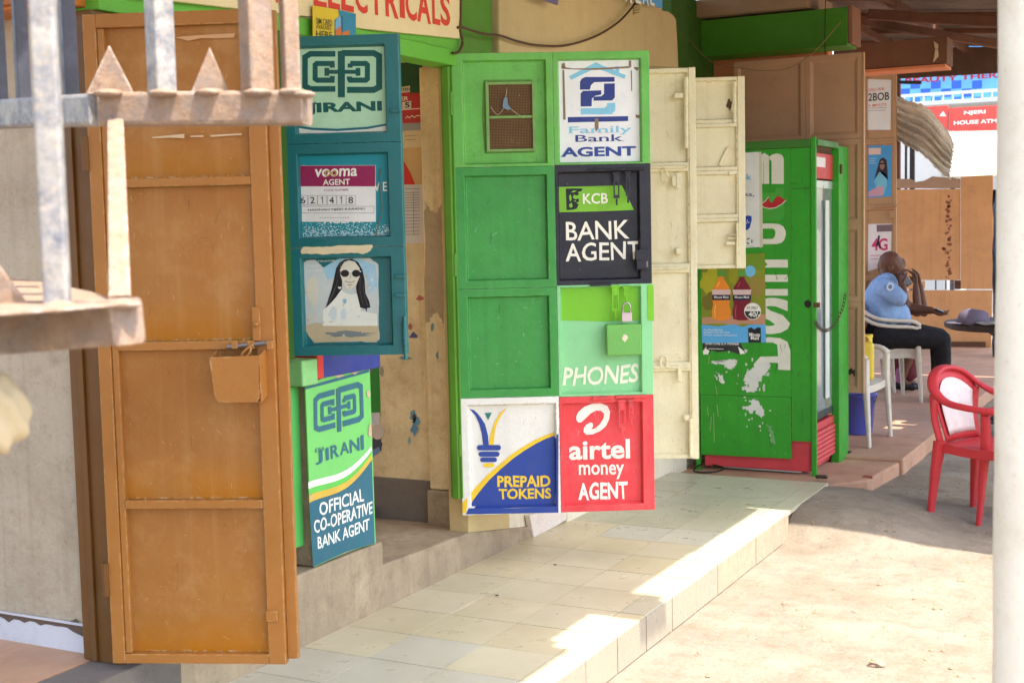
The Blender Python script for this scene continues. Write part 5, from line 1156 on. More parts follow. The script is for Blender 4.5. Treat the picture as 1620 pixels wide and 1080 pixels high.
# canopy over the walkway: its edge throws the shade line on the tiles
cz = lambda x, y: 3.2-.06*(x+.71)
cn = thing('walkway_canopy', 'corrugated iron canopy sheltering the tiled walkway', 'canopy', (0, 0, 0))
edges = [(-5, .2, -.40), (.2, 2.3, -1.4), (2.3, 3.2, -.60), (3.2, 4.0, -.635), (4.0, 4.42, -.745), (4.42, 4.70, -.50), (4.70, 4.745, -.64), (4.745, 5.5, -.715), (5.5, 6.54, -.705)]
for ya, yb, xe in edges:
    sh = corr('roof_sheet', -3.4, xe, ya, yb+.0, cz, roof_top, cn)
    sh = corr('sun_leak_cover', -3.4, xe-.06, yb-.06, yb+.06, lambda x, y: cz(x, y)+.03, roof_top, cn)  # unseen strip over each joint, added to stop sun leaks
corr('sun_leak_cover', -3.4, -1.0, 6.4, 7.0, lambda x, y: cz(x, y)+.12, roof_top, cn)  # unseen cover added to stop sun leaking between the two roofs
for yy in (-3, -.5, 2, 4.5, 6.4):
    boxobj('rafter', (-3.3, -.8, yy-.025, yy+.025, 3.24, 3.30), timber, cn, .003).rotation_euler = (0, 0, 0)
# lean-to over the raised floor and the road beyond
rz_ = lambda x, y: 3.36-.085*(x+3.0)+.012*(y-9)
lr = thing('lean_to_roof', 'rusty corrugated iron roof on timber rafters over the eating place', 'roof', (0, 0, 0))
def patch(px, py, z):    # where the roof must be open for the sun to reach a spot
    p = onz(px, py, z); t = (3.2-z)/SUN.z; return p+SUN*t
b = BM()
holes = [(patch(1428, 668, .13), .05, .10), (patch(1414, 676, .13), .035, .05), (patch(1518, 586, .13), .03, .06), (ony(1505, 68, 11.2), .16, .05), (ony(1350, 38, 9.35), .03, .09)]
X0, X1, Y0, Y1 = -3.4, .7, 6.56, 13.2
nx, ny = 70, 520
P = [[None]*(nx+1) for _ in range(ny+1)]
for j in range(ny+1):
    y = Y0+(Y1-Y0)*j/ny
    for i in range(nx+1):
        x = X0+(X1-X0)*i/nx; P[j][i] = b.verts.new((x, y, rz_(x, y)+.009*sin(2*pi*y/.076)))
for j in range(ny):
    for i in range(nx):
        c_ = Vector((X0+(X1-X0)*(i+.5)/nx, Y0+(Y1-Y0)*(j+.5)/ny))
        if any(abs(c_.x-h[0].x) < h[1]+.02 and abs(c_.y-h[0].y) < h[2] for h in holes): continue
        b.faces.new((P[j][i], P[j][i+1], P[j+1][i+1], P[j+1][i]))
obj('roof_sheet', b, rust_roof, lr, smooth=True)
corr('roof_sheet', -6., .7, 13.25, 17.3, lambda x, y: 3.42+.13*(y-13.25)-.06*(x+3)*0, rust_roof, lr, pitch=.12)  # second roof, hidden from view, added to shade the floor behind
for xx in (-5.5, -3.4, .55): boxobj('roof_post', (xx-.04, xx+.04, 17.15, 17.23, 0, 3.9), timber, lr, .004)
for yy in (7.4, 8.6, 9.8, 10.9, 12.0, 13.05):
    b = BM(); sweep(b, [(-3.3, yy, rz_(-3.3, yy)-.045), (.66, yy, rz_(.66, yy)-.045)], rect(.05, .045)); obj('purlin', b, timber, lr, .004)
for xx in (-2.55, -1.95, -1.2, -.4, .5):
    b = BM(); sweep(b, [(xx, 6.7, rz_(xx, 6.7)-.10), (xx, 13.0, rz_(xx, 13.0)-.10)], rect(.05, .06)); obj('rafter', b, timber, lr, .004)
b = BM(); sweep(b, [(-2.6, 9.3, 3.15), (-1.3, 11.2, 2.98)], rect(.05, .06)); obj('brace', b, timber, lr, .004)
b = BM(); sweep(b, [(-2.1, 9.6, 3.1), (-1.2, 9.75, 2.98)], rect(.06, .07)); obj('brace', b, timber, lr, .004)
b = BM(); prism(b, [Vector((-3.2, 13.1, 3.01)), Vector((-1.35, 13.1, 2.985)), Vector((-1.35, 13.1, 3.2)), Vector((-3.2, 13.1, 3.35))], (0, .03, 0)); obj('gable_board', b, paint('dark_gable_board', (92, 64, 48), .7, .12, .3), lr, .004)
for yy, xx in ((13.0, .6), (6.8, .6)): boxobj('roof_post', (xx-.04, xx+.04, yy-.04, yy+.04, 0, rz_(xx, yy)-.13), timber, lr, .004)
b = BM()
for k in range(5):
    tube(b, smoothpath([ony(1478+k*1.4, 66+k, 9.9), ony(1480+k*.8, 80, 9.9), ony(1477+k*1.8, 98-k*2, 9.9)], 4), .004, 5)
tag(obj('plastic_rag', b, ink((210, 190, 150)), smooth=True), 'twist of clear plastic tied to the end of the brown lintel', 'rag')

# ================================================================== BEYOND: hoarding, bent iron, far buildings
YH = 16.6
hd = thing('plywood_hoarding', 'hoarding of weathered plywood boards behind the eating place', 'hoarding', (-3.2, YH, 0))
def hpt(px, py): return ony(px, py, YH)-Vector((-3.2, YH, 0))
def hboard(name, pts, m, dy=0., th=.03):
    b = BM(); prism(b, [hpt(*p)+Vector((0, dy, 0)) for p in pts], (0, th, 0)); return obj(name, b, m, hd, .004)
hboard('board', ((1395, 300), (1519, 299), (1519, 443), (1395, 443)), plywood); hboard('board', ((1520, 280), (1571, 277), (1571, 457), (1520, 457)), plywood, -.012)
hboard('board', ((1395, 444.5), (1463, 444.5), (1463, 457), (1395, 457)), plywood); hboard('board', ((1395, 459), (1570, 459), (1568, 560), (1395, 560)), plywood, -.006)
hboard('top_board', ((1395, 283), (1422, 283), (1440, 283), (1448, 288), (1462, 286), (1475, 279), (1519, 283), (1519, 298), (1395, 298)), paint('grey_board', (180, 142, 116), .75, .12, .3), -.004)
for px_ in (1480, 1496): hboard('gap_bar', ((px_-1, 443.5), (px_+1, 443.5), (px_+1, 458.5), (px_-1, 458.5)), dark_steel, .005)
hboard('gap_edge', ((1510, 443.5), (1519.5, 443.5), (1519.5, 457.5), (1510, 457.5)), timber, .002)
hboard('base_rail', ((1395, 540), (1560, 540), (1560, 560), (1395, 560)), timber, -.05)
b = BM(); rr = random.Random(4)
for i in range(46):
    p = hpt(1500+rr.gauss(0, 3), 310+i*3+rr.uniform(-2, 2)); s = rr.uniform(.01, .03)
    prism(b, [p+Vector((s*cos(t), -.0015, s*.8*sin(t))) for t in (0, 1.2, 2.5, 3.8, 5)], (0, .0012, 0))
tag(obj('rust_spots', b, ink((150, 90, 66)), hd), kind='stuff')
ph = boxobj('dark_post', (-1.98, -1.90, 15.6, 15.68, .1, 2.9), paint('black_tarred_post', (44, 42, 44), .6, .15, .2), None, .004); tag(ph, 'dark steel post at the right end of the plywood hoarding', 'post')
b = BM(); rr = random.Random(9); n = 12
V_ = [[b.verts.new(ony(1571+13*i/3+rr.uniform(-1.5, 1.5), 300+24*j, 15.4)+Vector((0, .04*sin(i*2+j), 0))) for i in range(4)] for j in range(n)]
for j in range(n-1):
    for i in range(3): b.faces.new((V_[j][i], V_[j][i+1], V_[j+1][i+1], V_[j+1][i]))
o = obj('tarpaulin', b, paint('blue_black_tarpaulin', (48, 60, 84), .4, .3, .4, (150, 170, 190), 6., .5), smooth=True); o.modifiers.new('thickness', 'SOLIDIFY').thickness = .004
tag(o, 'crumpled dark blue tarpaulin hanging by the dark post', 'tarpaulin')
# bent sheet of corrugated iron
b = BM(); YB = 12.6; ns_, nt2 = 40, 40
A0, A1 = Vector((1405, 152)), Vector((1405, 208)); B0, B1 = Vector((1516, 225)), Vector((1500, 285))
Vg = []
for i in range(ns_+1):
    u = i/ns_; row = []
    top = Vector((1405+108*u, 146+62*u**1.35+10*sin(u*9)*u)); bot = Vector((1405+102*u, 208+72*u**.9+8*sin(u*8+1)*u))
    if u > .86: k_ = (u-.86)/.14; top.x -= 4*k_; top.y += 16*k_*k_; bot.x += 5*k_*sin(k_*5)
    for j in range(nt2+1):
        v = j/nt2; q = top.lerp(bot, v); y = YB + .065*sin(v*2*pi*5.5)*(.55+.45*(1-u)) - .5*u + .35*sin(v*pi)
        jx = 3.5*sin(j*2.3)*sin(j*.9) if i == ns_ else 0; jy = 2.*sin(i*1.7)*sin(i*.6) if j in (0, nt2) else 0
        row.append(b.verts.new(ony(q.x+jx, q.y+jy, y)))
    Vg.append(row)
for i in range(ns_):
    for j in range(nt2): b.faces.new((Vg[i][j], Vg[i+1][j], Vg[i+1][j+1], Vg[i][j+1]))
o = obj('iron_sheet', b, bent_iron, smooth=True); o.modifiers.new('thickness', 'SOLIDIFY').thickness = .004
tag(o, 'buckled weathered sheet of corrugated iron sticking out above the hoarding', 'iron sheet')
for i, (px_, y0_, y1_, w_) in enumerate(((1433, 200, 288, .025), (1443, 215, 290, .06))):
    p0 = ony(px_, y0_, 17.4); p1 = ony(px_, y1_, 17.4)
    tag(boxobj('awning_post', (p0.x-w_/2, p0.x+w_/2, p0.y, p0.y+.05, .1, p0.z), dark_steel, None, .003), ('thin dark post under the buckled iron sheet', 'thicker dark post under the buckled iron sheet')[i], 'post')
b = BM(); sweep(b, [ony(1400, 130, 12.9), ony(1458, 131, 12.9)], rect(.04, .03)); tag(obj('iron_bracket', b, dark_steel), 'short dark iron bar sticking out beneath the roof', 'bar')
# far side of the street
bl = thing('beauty_shop', 'sunlit blue checked shop front lettered BEAUTY THERAPY above the red board', 'shop', (-4, 28, 0))
YF = 28.
Ffar = Frame(-4., YF, 0)
def fp(px, py, d=0.): return Ffar.uv(px, py, d)
fa = fp(1395, 220); fb_ = fp(1625, 70)
white_far = paint('bright_white_wall', (196, 200, 200), .7, .03, .1)
boxobj('wall', (fa[0]-3, fb_[0]+5, .05, 3, 0, fb_[1]), white_far, bl, .01)
c0 = fp(1410, 165); c1 = fp(1620, 60)
sgn = boxobj('sign_board', (c0[0], c1[0], 0, .048, c0[1], c1[1]), ink((84, 150, 200)), bl, .003)
for i in range(8):
    for j in range(3):
        if (i+j) % 2 == 0: continue
        xa_, za_ = fp(1424+i*16.3, 128+j*13); xb2, zb2_ = fp(1424+(i+1)*16.3-1, 127+(j+1)*13)
        c = (36, 84, 186) if j != 2 else (46, 104, 190)
        poly(Ffar, 'check_print', [(xa_, za_), (xb2, za_), (xb2, zb2_), (xa_, zb2_)], ink(c), sgn, 0, 1, px=False)
fit_text(Ffar, 'BEAUTY THERAPY', fp(1432, 133), fp(1622, 111), ink((150, 30, 50)), sgn, 0, 2, .06, px=False)
b = BM()
r_a = fp(1400, 163); r_b = fp(1622, 144)
box(b, r_a[0], r_b[0], -.6, -.56, r_b[1]-.03, r_b[1]+.03)
obj('rail', b, white_far, bl)
for i in range(14):
    x, _ = fp(1424+i*15.2, 150); boxobj('baluster', (x-.015, x+.015, -.595, -.565, r_a[1]-.1, r_b[1]-.031), white_far, bl, 0)
boxobj('balcony_slab', (r_a[0], r_b[0], -.7, .049, fp(1500, 170)[1], fp(1500, 163.5)[1]), white_far, bl, .01)
Fa = Frame(-4., 24., 0)
at = fthing(Fa, 'bank_sign', 'coral red sign board reading NJERI HOUSE ATM', 'sign')
def ap(px, py): return Fa.uv(px, py)
def aboard(x0, x1, y0, y1):
    a_ = ap(x0, y1); c_ = ap(x1, y0); return boxobj('board', (a_[0], c_[0], 0, .08, a_[1], c_[1]), ink((206, 78, 70)), at, .004)
aboard(1440, 1499.5, 167, 208); q = aboard(1500.5, 1622, 164, 210)
fit_text(Fa, 'NJERI', ap(1525, 183), ap(1559, 174), white_i, q, 0, 2, .05, px=False); fit_text(Fa, 'HOUSE ATM', ap(1509, 198), ap(1577, 188), white_i, q, 0, 2, .05, px=False)
poly(Fa, 'arrow_print', [ap(1486, 184), ap(1492, 176), ap(1497, 184)], white_i, at, 0, 1, px=False)
a_ = ap(1400, 300); c_ = ap(1640, 210); boxobj('sign_wall', (a_[0]-2, c_[0]+4, .1, .4, 0, c_[1]+.02), white_far, at, .01)
a_ = ap(1400, 170); c_ = ap(1640, 162)
# sunlit awning in front of it
aw = thing('sunlit_awning', 'sunlit whitewashed corrugated awning across the street', 'awning', (0, 0, 0))
pa = ony(1495, 210, 23.4); pb = ony(1620, 208, 23.4); pc = ony(1620, 279, 20.5); pd_ = ony(1495, 281, 20.5)
aw_m = paint('whitewashed_iron', (196, 188, 170), .6, .05, .25, (190, 160, 120), 1., .2)
b = BM(); n, m = 160, 6; R_ = []
for i in range(n+1):
    u = i/n; R_.append([b.verts.new((pa.lerp(pb, u)).lerp(pd_.lerp(pc, u), j/m)+Vector((0, 0, .02*sin(u*n/5.*2*pi)))) for j in range(m+1)])
for i in range(n):
    for j in range(m): b.faces.new((R_[i][j], R_[i+1][j], R_[i+1][j+1], R_[i][j+1]))
o = obj('awning_sheet', b, aw_m, aw, smooth=True); o.modifiers.new('t', 'SOLIDIFY').thickness = .01
for x in (pd_.x+.1, pc.x-.1): boxobj('awning_leg', (x-.03, x+.03, 20.55, 20.61, 0, pd_.z), dark_steel, aw)
p = ony(1420, 290, 21.); q = ony(1497, 205, 21.); tag(boxobj('white_kiosk', (p.x-.4, q.x, 21., 23., 0, q.z-.02), white_far, None, .01), 'bright white kiosk wall seen beneath the buckled iron sheet', 'kiosk')

# ================================================================== CHAIRS, TABLE, THINGS ON THE RAISED FLOOR
def plastic_chair(label, mat, insert, loc, rotz, group):
    """one-piece plastic armchair, local +x is the way it faces"""
    t = thing('plastic_chair', label, 'chair', loc, rotz, group)
    arm = smoothpath([(.235, -.25, .60), (.17, -.265, .635), (.02, -.272, .645), (-.12, -.262, .665), (-.215, -.225, .72), (-.265, -.15, .785), (-.285, -.06, .815), (-.288, 0, .82), (-.285, .06, .815), (-.265, .15, .785), (-.215, .225, .72), (-.12, .262, .665), (.02, .272, .645), (.17, .265, .635), (.235, .25, .60)], 4)
    b = BM(); sweep(b, arm, rrect(.058, .03, .45)); obj('arm_rim', b, mat, t, smooth=True)
    # backrest: curved shell from the seat up to the rim
    def shell(y0, y1, v0, v1, off, th):
        b = BM(); n, m = 14, 10; A = []; B = []
        for j in range(m+1):
            v = v0+(v1-v0)*j/m; ra = []; rb = []
            for i in range(n+1):
                u = -1+2*i/n; hw = y0+(y1-y0)*v; y = u*hw
                z = .43+v*(.375 - .10*(abs(u)**2.4)*v); x = -.185-.09*v-.012*sin(v*pi) + .055*u*u*(.3+.7*v)
                ra.append(b.verts.new((x+off, y, z))); rb.append(b.verts.new((x+off-th, y, z)))
            A.append(ra); B.append(rb)
        for j in range(m):
            for i in range(n):
                b.faces.new((A[j][i], A[j][i+1], A[j+1][i+1], A[j+1][i])); b.faces.new((B[j][i], B[j+1][i], B[j+1][i+1], B[j][i+1]))
        for j in range(m):
            b.faces.new((A[j][0], A[j+1][0], B[j+1][0], B[j][0])); b.faces.new((A[j][n], B[j][n], B[j+1][n], A[j+1][n]))
        for i in range(n):
            b.faces.new((A[0][i], B[0][i], B[0][i+1], A[0][i+1])); b.faces.new((A[m][i], A[m][i+1], B[m][i+1], B[m][i]))
        return b
    bk_ = obj('backrest', shell(.165, .215, 0, 1, 0, .007), mat, t, smooth=True)
    if insert:
        obj('insert', shell(.125, .172, .10, .90, .004, .003), insert, bk_, smooth=True)
    b = BM(); n = 10; T_ = []
    for i in range(n+1):
        x = -.20+.43*i/n; w_ = .20+.035*i/n; z = .435-.012*sin(pi*i/n)+(-.02*max(0, (i-8)/2))
        T_.append([(x, -w_, z-.004), (x, -w_*.5, z-.010), (x, 0, z-.012), (x, w_*.5, z-.010), (x, w_, z-.004)])
    V1 = [[b.verts.new(p) for p in r] for r in T_]; V2 = [[b.verts.new((p[0], p[1], p[2]-(.05 if k in (0, 4) or i in (0, n) else .008))) for k, p in enumerate(r)] for i, r in enumerate(T_)]
    for i in range(n):
        for k in range(4): b.faces.new((V1[i][k], V1[i+1][k], V1[i+1][k+1], V1[i][k+1])); b.faces.new((V2[i][k], V2[i][k+1], V2[i+1][k+1], V2[i+1][k]))
    for i in range(n):
        b.faces.new((V1[i][0], V2[i][0], V2[i+1][0], V1[i+1][0])); b.faces.new((V1[i][4], V1[i+1][4], V2[i+1][4], V2[i][4]))
    for k in range(4): b.faces.new((V1[0][k], V1[0][k+1], V2[0][k+1], V2[0][k])); b.faces.new((V1[n][k], V2[n][k], V2[n][k+1], V1[n][k+1]))
    obj('seat', b, mat, t, .003)
    L3 = lambda s: [(-s/2, -s/2*.75), (s/2, -s/2*.75), (s/2, -s/2*.75+.012), (-s/2+.012, -s/2*.75+.012), (-s/2+.012, s/2*.75), (-s/2, s/2*.75)]
    for sy in (-1, 1):
        b = BM(); sweep(b, [(.255, sy*.262, 0), (.235, sy*.25, .30), (.225, sy*.247, .44), (.228, sy*.25, .595)], rrect(.062, .036, .3), up=Vector((1, 0, 0)), scales=[.62, .95, 1.15, 1.0]); obj('leg', b, mat, t, .002)
        b = BM(); sweep(b, [(-.238, sy*.222, 0), (-.215, sy*.205, .28), (-.195, sy*.195, .44)], rrect(.066, .038, .3), up=Vector((1, 0, 0)), scales=[.6, 1, 1.25]); obj('leg', b, mat, t, .002)
        b = BM(); sweep(b, [(-.195, sy*.185, .42), (-.225, sy*.205, .56), (-.225, sy*.222, .70)], rrect(.05, .02, .4), up=Vector((1, 0, 0))); obj('back_stile', b, mat, t, .002)
    return t
deco = paint('white_marbled_print', (226, 214, 208), .35, .08, .5, (196, 166, 154), 3.0, .04)
RC = plastic_chair('red plastic armchair with a white printed backrest standing on the dusty road', red_plastic, deco, (-.98, 7.53, .012), radians(-22), 'red plastic chairs')
dup(RC, (-.715, 7.58, .01), radians(166), 'second red plastic armchair, mostly hidden behind the white pole')
WC = plastic_chair('grubby white plastic armchair the man sits on, upper one of two stacked', white_plastic, None, (-2.392, 11.50, .18), radians(27.4), 'white plastic chairs')
dup(WC, (-2.392, 11.50, .13), radians(27.4), 'grubby white plastic armchair, lower one of the two stacked under the man')
dup(WC, (-2.19, 9.26, .13), radians(-4), 'grubby white plastic armchair with a yellow jerrycan on it beside the brown door')
dup(WC, (-2.72, 12.12, .13), radians(22), 'white plastic armchair behind the seated man, under the second person')

jl = thing('jerrycan', 'yellow plastic jerrycan standing on the white chair by the brown door', 'jerrycan', (-2.07, 9.22, .558), radians(20))
ym = paint('yellow_plastic', (226, 196, 70), .45, .06, .25, (150, 130, 70), 2., .05)
b = BM(); box(b, -.09, .09, -.065, .065, 0, .27); obj('can_body', b, ym, jl, .03, seg=4)
b = BM(); sweep(b, smoothpath([(-.07, 0, .26), (-.06, 0, .30), (0, 0, .31), (.05, 0, .30), (.06, 0, .265)], 4), rrect(.03, .02, .4)); obj('handle', b, ym, jl, smooth=True)
b = BM(); lathe(b, [(.022, .26), (.022, .295), (.026, .296), (.026, .315)], 14, (.065, .03, 0)); obj('cap', b, ym, jl)
bp_ = onz(1361, 690, .13)+Vector((-.06, .14, 0))
bu_ = thing('bucket', 'blue plastic bucket on the red floor under the white chair', 'bucket', bp_)
blue_pl = paint('blue_plastic', (84, 92, 176), .4, .06, .25, (70, 70, 110), 2., .05)
b = BM(); lathe(b, [(.105, 0), (.112, .01), (.135, .27), (.148, .275), (.148, .295), (.138, .298), (.128, .28), (.105, .02)], 28); obj('pail', b, blue_pl, bu_, smooth=True)
b = BM(); tube(b, [(.146*cos(a), .146*sin(a)*.25-.10*0, .28-.12*abs(sin(a))) for a in [pi+pi*i/20 for i in range(21)]], .0035, 6); obj('handle', b, dark_steel, bu_, smooth=True)
# round table
tb = thing('round_table', 'dark round table on a thick tapering leg at the right', 'table', (-1.215, 10.52, .13))
b = BM(); lathe(b, [(.46, .70), (.50, .715), (.505, .745), (.495, .755), (.2, .757)], 40); obj('table_top', b, wood_dark, tb)
b = BM(); lathe(b, [(.17, .015), (.15, .05), (.105, .35), (.13, .62), (.22, .699)], 24); obj('leg', b, paint('dark_table_leg', (70, 56, 50), .6, .15, .3), tb, smooth=True)
b = BM(); lathe(b, [(.24, 0), (.24, .014)], 24); obj('foot', b, wood_dark, tb, .004)
b = BM()
for i in range(9):
    y = -.32+.08*i; hw = sqrt(max(0, .42**2-y*y)); box(b, -hw, hw, y-.004, y+.004, .7572, .7585)
tag(obj('table_groove', b, ink((120, 112, 108)), tb), kind='stuff')
cp_ = ond(1540, 510, 9.75)
cpt = thing('cap', 'grey violet cloth cap lying on the dark round table', 'cap', (cp_.x, cp_.y, .888), radians(200))
capm = paint('grey_violet_cloth', (104, 94, 112), .9, .08, .15, bump=.3)
b = BM(); lathe(b, [(.098, 0), (.102, .03), (.092, .075), (.06, .10), (.02, .108)], 22)
for v in b.verts: v.co.x *= 1.12; v.co.z += .006*sin(v.co.x*40)*cos(v.co.y*33)
obj('crown', b, capm, cpt, smooth=True)
b = BM(); prism(b, [Vector((.09*1.1*cos(a)+.0, .085*sin(a), .004)) if k == 0 else Vector((.10+.095*cos(a), .085*sin(a), -.0+.004)) for k, a in [(1, -pi/2+pi*i/12) for i in range(13)]], (0, 0, .006)); obj('peak', b, capm, cpt, .002)
b = BM(); p_ = ond(1566, 520, 9.6); bmesh.ops.create_icosphere(b, subdivisions=3, radius=1)
for v in b.verts: v.co = Vector((v.co.x*.10, v.co.y*.07, v.co.z*.012+.004*sin(v.co.x*6)))
o = tag(obj('cloth', b, ink((150, 146, 140)), smooth=True), 'pale folded cloth lying beside the cap on the table', 'cloth'); o.location = (p_.x, p_.y, .8985)

# ================================================================== PEOPLE
def blob(chains, voxel, name, mat, parent, smooth_it=4):
    """limbs as chains of overlapping balls fused into one continuous surface"""
    b = BM()
    for ch in chains:
        if len(ch) == 1: ch = [ch[0], ch[0]]
        for (p, r), (q, s) in zip(ch, ch[1:]):
            p, q = Vector(p), Vector(q); n = max(1, int((q-p).length/(.3*min(r, s)))+1)
            for i in range(n+1):
                t = i/n; bmesh.ops.create_icosphere(b, subdivisions=2, radius=r+(s-r)*t, matrix=Matrix.Translation(p.lerp(q, t)))
    me = bpy.data.meshes.new(name); b.to_mesh(me); b.free(); o = bpy.data.objects.new(name, me); COL.objects.link(o)
    rm = o.modifiers.new('fuse', 'REMESH'); rm.mode = 'VOXEL'; rm.voxel_size = voxel
    sm = o.modifiers.new('soften', 'SMOOTH'); sm.iterations = smooth_it; sm.factor = .5
    dg = bpy.context.evaluated_depsgraph_get(); m2 = bpy.data.meshes.new_from_object(o.evaluated_get(dg))
    bpy.data.objects.remove(o); m2.materials.clear(); m2.materials.append(mat); m2.name = name
    for p in m2.polygons: p.use_smooth = True
    o = bpy.data.objects.new(name, m2); COL.objects.link(o)
    if parent: o.parent = parent
    return o
D = 11.25
def J(px, py, d=0.): return ond(px, py, D+d)
mn = thing('person', 'bald man in a light blue shirt and black trousers sitting on stacked white chairs', 'person', (0, 0, 0))
def hand(wrist, fwd, palm_up, r=.011, curl=.5, ln=.085):
    """palm plus four bent fingers of different length and a thumb"""
    fwd = fwd.normalized(); side = fwd.cross(palm_up).normalized(); up = side.cross(fwd).normalized(); out = []
    base = wrist+fwd*.085
    for k, (o_, l_) in enumerate(((-.030, .85), (-.010, 1.), (.010, .95), (.030, .75))):
        p0 = wrist+fwd*.015+side*(o_*.6); p1 = base+side*o_
        p2 = p1+(fwd*cos(curl*.7)+up*sin(curl*.7)).normalized()*(ln*l_*.5); p3 = p2+(fwd*cos(curl*1.7)+up*sin(curl*1.7)).normalized()*(ln*l_*.45)
        out.append([(p0, .017), (p1, .0145), (p2, .0105), (p3, .008)])
    t0 = wrist+fwd*.025-side*.02; t1 = wrist+fwd*.055-side*.052+up*.012; t2 = t1+(fwd*.8-side*.25+up*.4).normalized()*.042
    out.append([(t0, .018), (t1, .013), (t2, .009)])
    return out
RT = _r; BK = -_f; UP = Vector((0, 0, 1))
w1 = J(1427, 450, -.16); h1_ = hand(w1, (J(1426, 436, -.15)-w1)+UP*.02, _r*1., curl=.9)
w2 = J(1474, 491, .1); h2_ = hand(w2, J(1492, 499, .05)-w2, UP, curl=.8)
head = [[(J(1408, 415), .099), (J(1411, 419), .097)], [(J(1417, 424), .078), (J(1418, 436), .060)], [(J(1413, 432, -.0), .078)], [(J(1428.5, 425), .016), (J(1430.5, 428.5), .017)], [(J(1426.5, 437.5), .024)], [(J(1424, 417), .052)],
        [(J(1410, 424, -.098), .019), (J(1409.5, 429, -.096), .014)], [(J(1410, 424, .098), .019)], [(J(1424.5, 444), .03)]]
body_ch = head+[[(J(1405, 432), .07), (J(1400, 448), .074), (J(1396, 458), .10)],
    [(J(1396, 456), .092), (J(1395, 475), .122), (J(1402, 497), .138), (J(1402, 520), .135)],
    [(J(1396, 453, -.11), .052), (J(1403, 457, -.17), .054), (J(1426, 476, -.23), .046), (J(1430, 474, -.235), .047), (J(1428, 462, -.2), .043), (w1, .032)],
    [(J(1396, 453, .11), .052), (J(1405, 460, .17), .052), (J(1437, 487, .2), .046), (J(1452, 489, .17), .046), (w2, .032)],
    [(J(1400, 526, -.09), .095), (J(1450, 530, -.11), .088), (J(1488, 534, -.12), .066), (J(1490, 575, -.11), .058), (J(1489, 622, -.1), .040), (J(1489, 632, -.1), .038), (J(1508, 637, -.12), .030)],
    [(J(1400, 526, .09), .095), (J(1450, 527, .10), .088), (J(1484, 530, .1), .066), (J(1485, 572, .1), .058), (J(1484, 612, .1), .040), (J(1484, 622, .1), .038), (J(1503, 628, .08), .030)]]+h1_+h2_
bdy = blob(body_ch, .0075, 'body', skin, mn, 3)
# shirt with short sleeves, loose over the belly
sh_ = blob([[(J(1395, 456), .108), (J(1393, 474), .150), (J(1402, 497), .168), (J(1402, 519), .164)], [(J(1400, 447), .084), (J(1395, 456), .108)],
    [(J(1396, 454, -.11), .084), (J(1404, 458, -.17), .084), (J(1414, 465, -.2), .080), (J(1423, 472, -.228), .072)], [(J(1396, 454, .11), .084), (J(1405, 460, .17), .082), (J(1425, 478, .20), .070)],
    [(J(1413, 500), .148), (J(1415, 508), .142)]], .010, 'shirt', shirt_b, mn, 4)
blob([[(J(1404, 444, -.03), .078), (J(1406, 443, .03), .078)], [(J(1411, 447, -.04), .05), (J(1411, 447, .04), .05)]], .010, 'collar', shirt_b, mn, 3)
bt_ = J(1412, 441, -.285); o = thing('x', None, None) if False else None
b = BM(); c_ = J(1408, 453.5, -.262)
for i in range(1): 
    R_ = (RT*.9+UP*.1).normalized(); U_ = (UP*.95-BK*.1).normalized(); nrm = BK
    vs = [b.verts.new(c_+R_*.03*cos(a)+U_*.034*sin(a)+nrm*.006) for a in [2*pi*k/20 for k in range(20)]]; b.faces.new(vs)
bd_ = obj('sleeve_badge', b, ink((196, 206, 216)), mn)
b = BM(); vs = [b.verts.new(c_+R_*.017*cos(a)+U_*.019*sin(a)+nrm*.0075) for a in [2*pi*k/16 for k in range(16)]]; b.faces.new(vs); obj('badge_centre', b, ink((92, 116, 150)), bd_)
blob([[(J(1401, 524), .172), (J(1404, 530), .17)], [(J(1402, 530, -.09), .118), (J(1450, 533, -.11), .106), (J(1489, 537, -.12), .082), (J(1491, 570, -.11), .074), (J(1490, 618, -.1), .062)],
      [(J(1402, 530, .09), .118), (J(1450, 530, .10), .106), (J(1485, 533, .1), .082), (J(1486, 568, .1), .074), (J(1485, 606, .1), .062)]], .010, 'trousers', trouser, mn, 4)
for d_, (ax, ay) in ((-.11, (1490, 633)), (.09, (1485, 624))):
    blob([[(J(ax-3, ay+1, d_), .045), (J(ax+14, ay+4, d_-.02), .040), (J(ax+26, ay+6, d_-.03), .032)]], .009, 'shoe', rubber, mn, 3)
b = BM(); bmesh.ops.create_icosphere(b, subdivisions=2, radius=.0085, matrix=Matrix.Translation(J(1425.5, 424.3, -.034))); e_ = obj('eye', b, ink((226, 216, 206)), mn, smooth=True)
b = BM(); bmesh.ops.create_icosphere(b, subdivisions=2, radius=.004, matrix=Matrix.Translation(J(1426.6, 424.4, -.039))); obj('pupil', b, rubber, e_, smooth=True)
b = BM(); tube(b, [J(1421.5, 421.5, -.06), J(1424, 420.6, -.052), J(1427.5, 421.6, -.036)], .0035, 6); obj('eyebrow', b, hair, mn, smooth=True)
b = BM(); tube(b, [J(1424, 437.2, -.036), J(1428.5, 436.8, -.02)], .004, 6); obj('mouth', b, paint('lip_brown', (80, 46, 40), .5), mn, smooth=True)
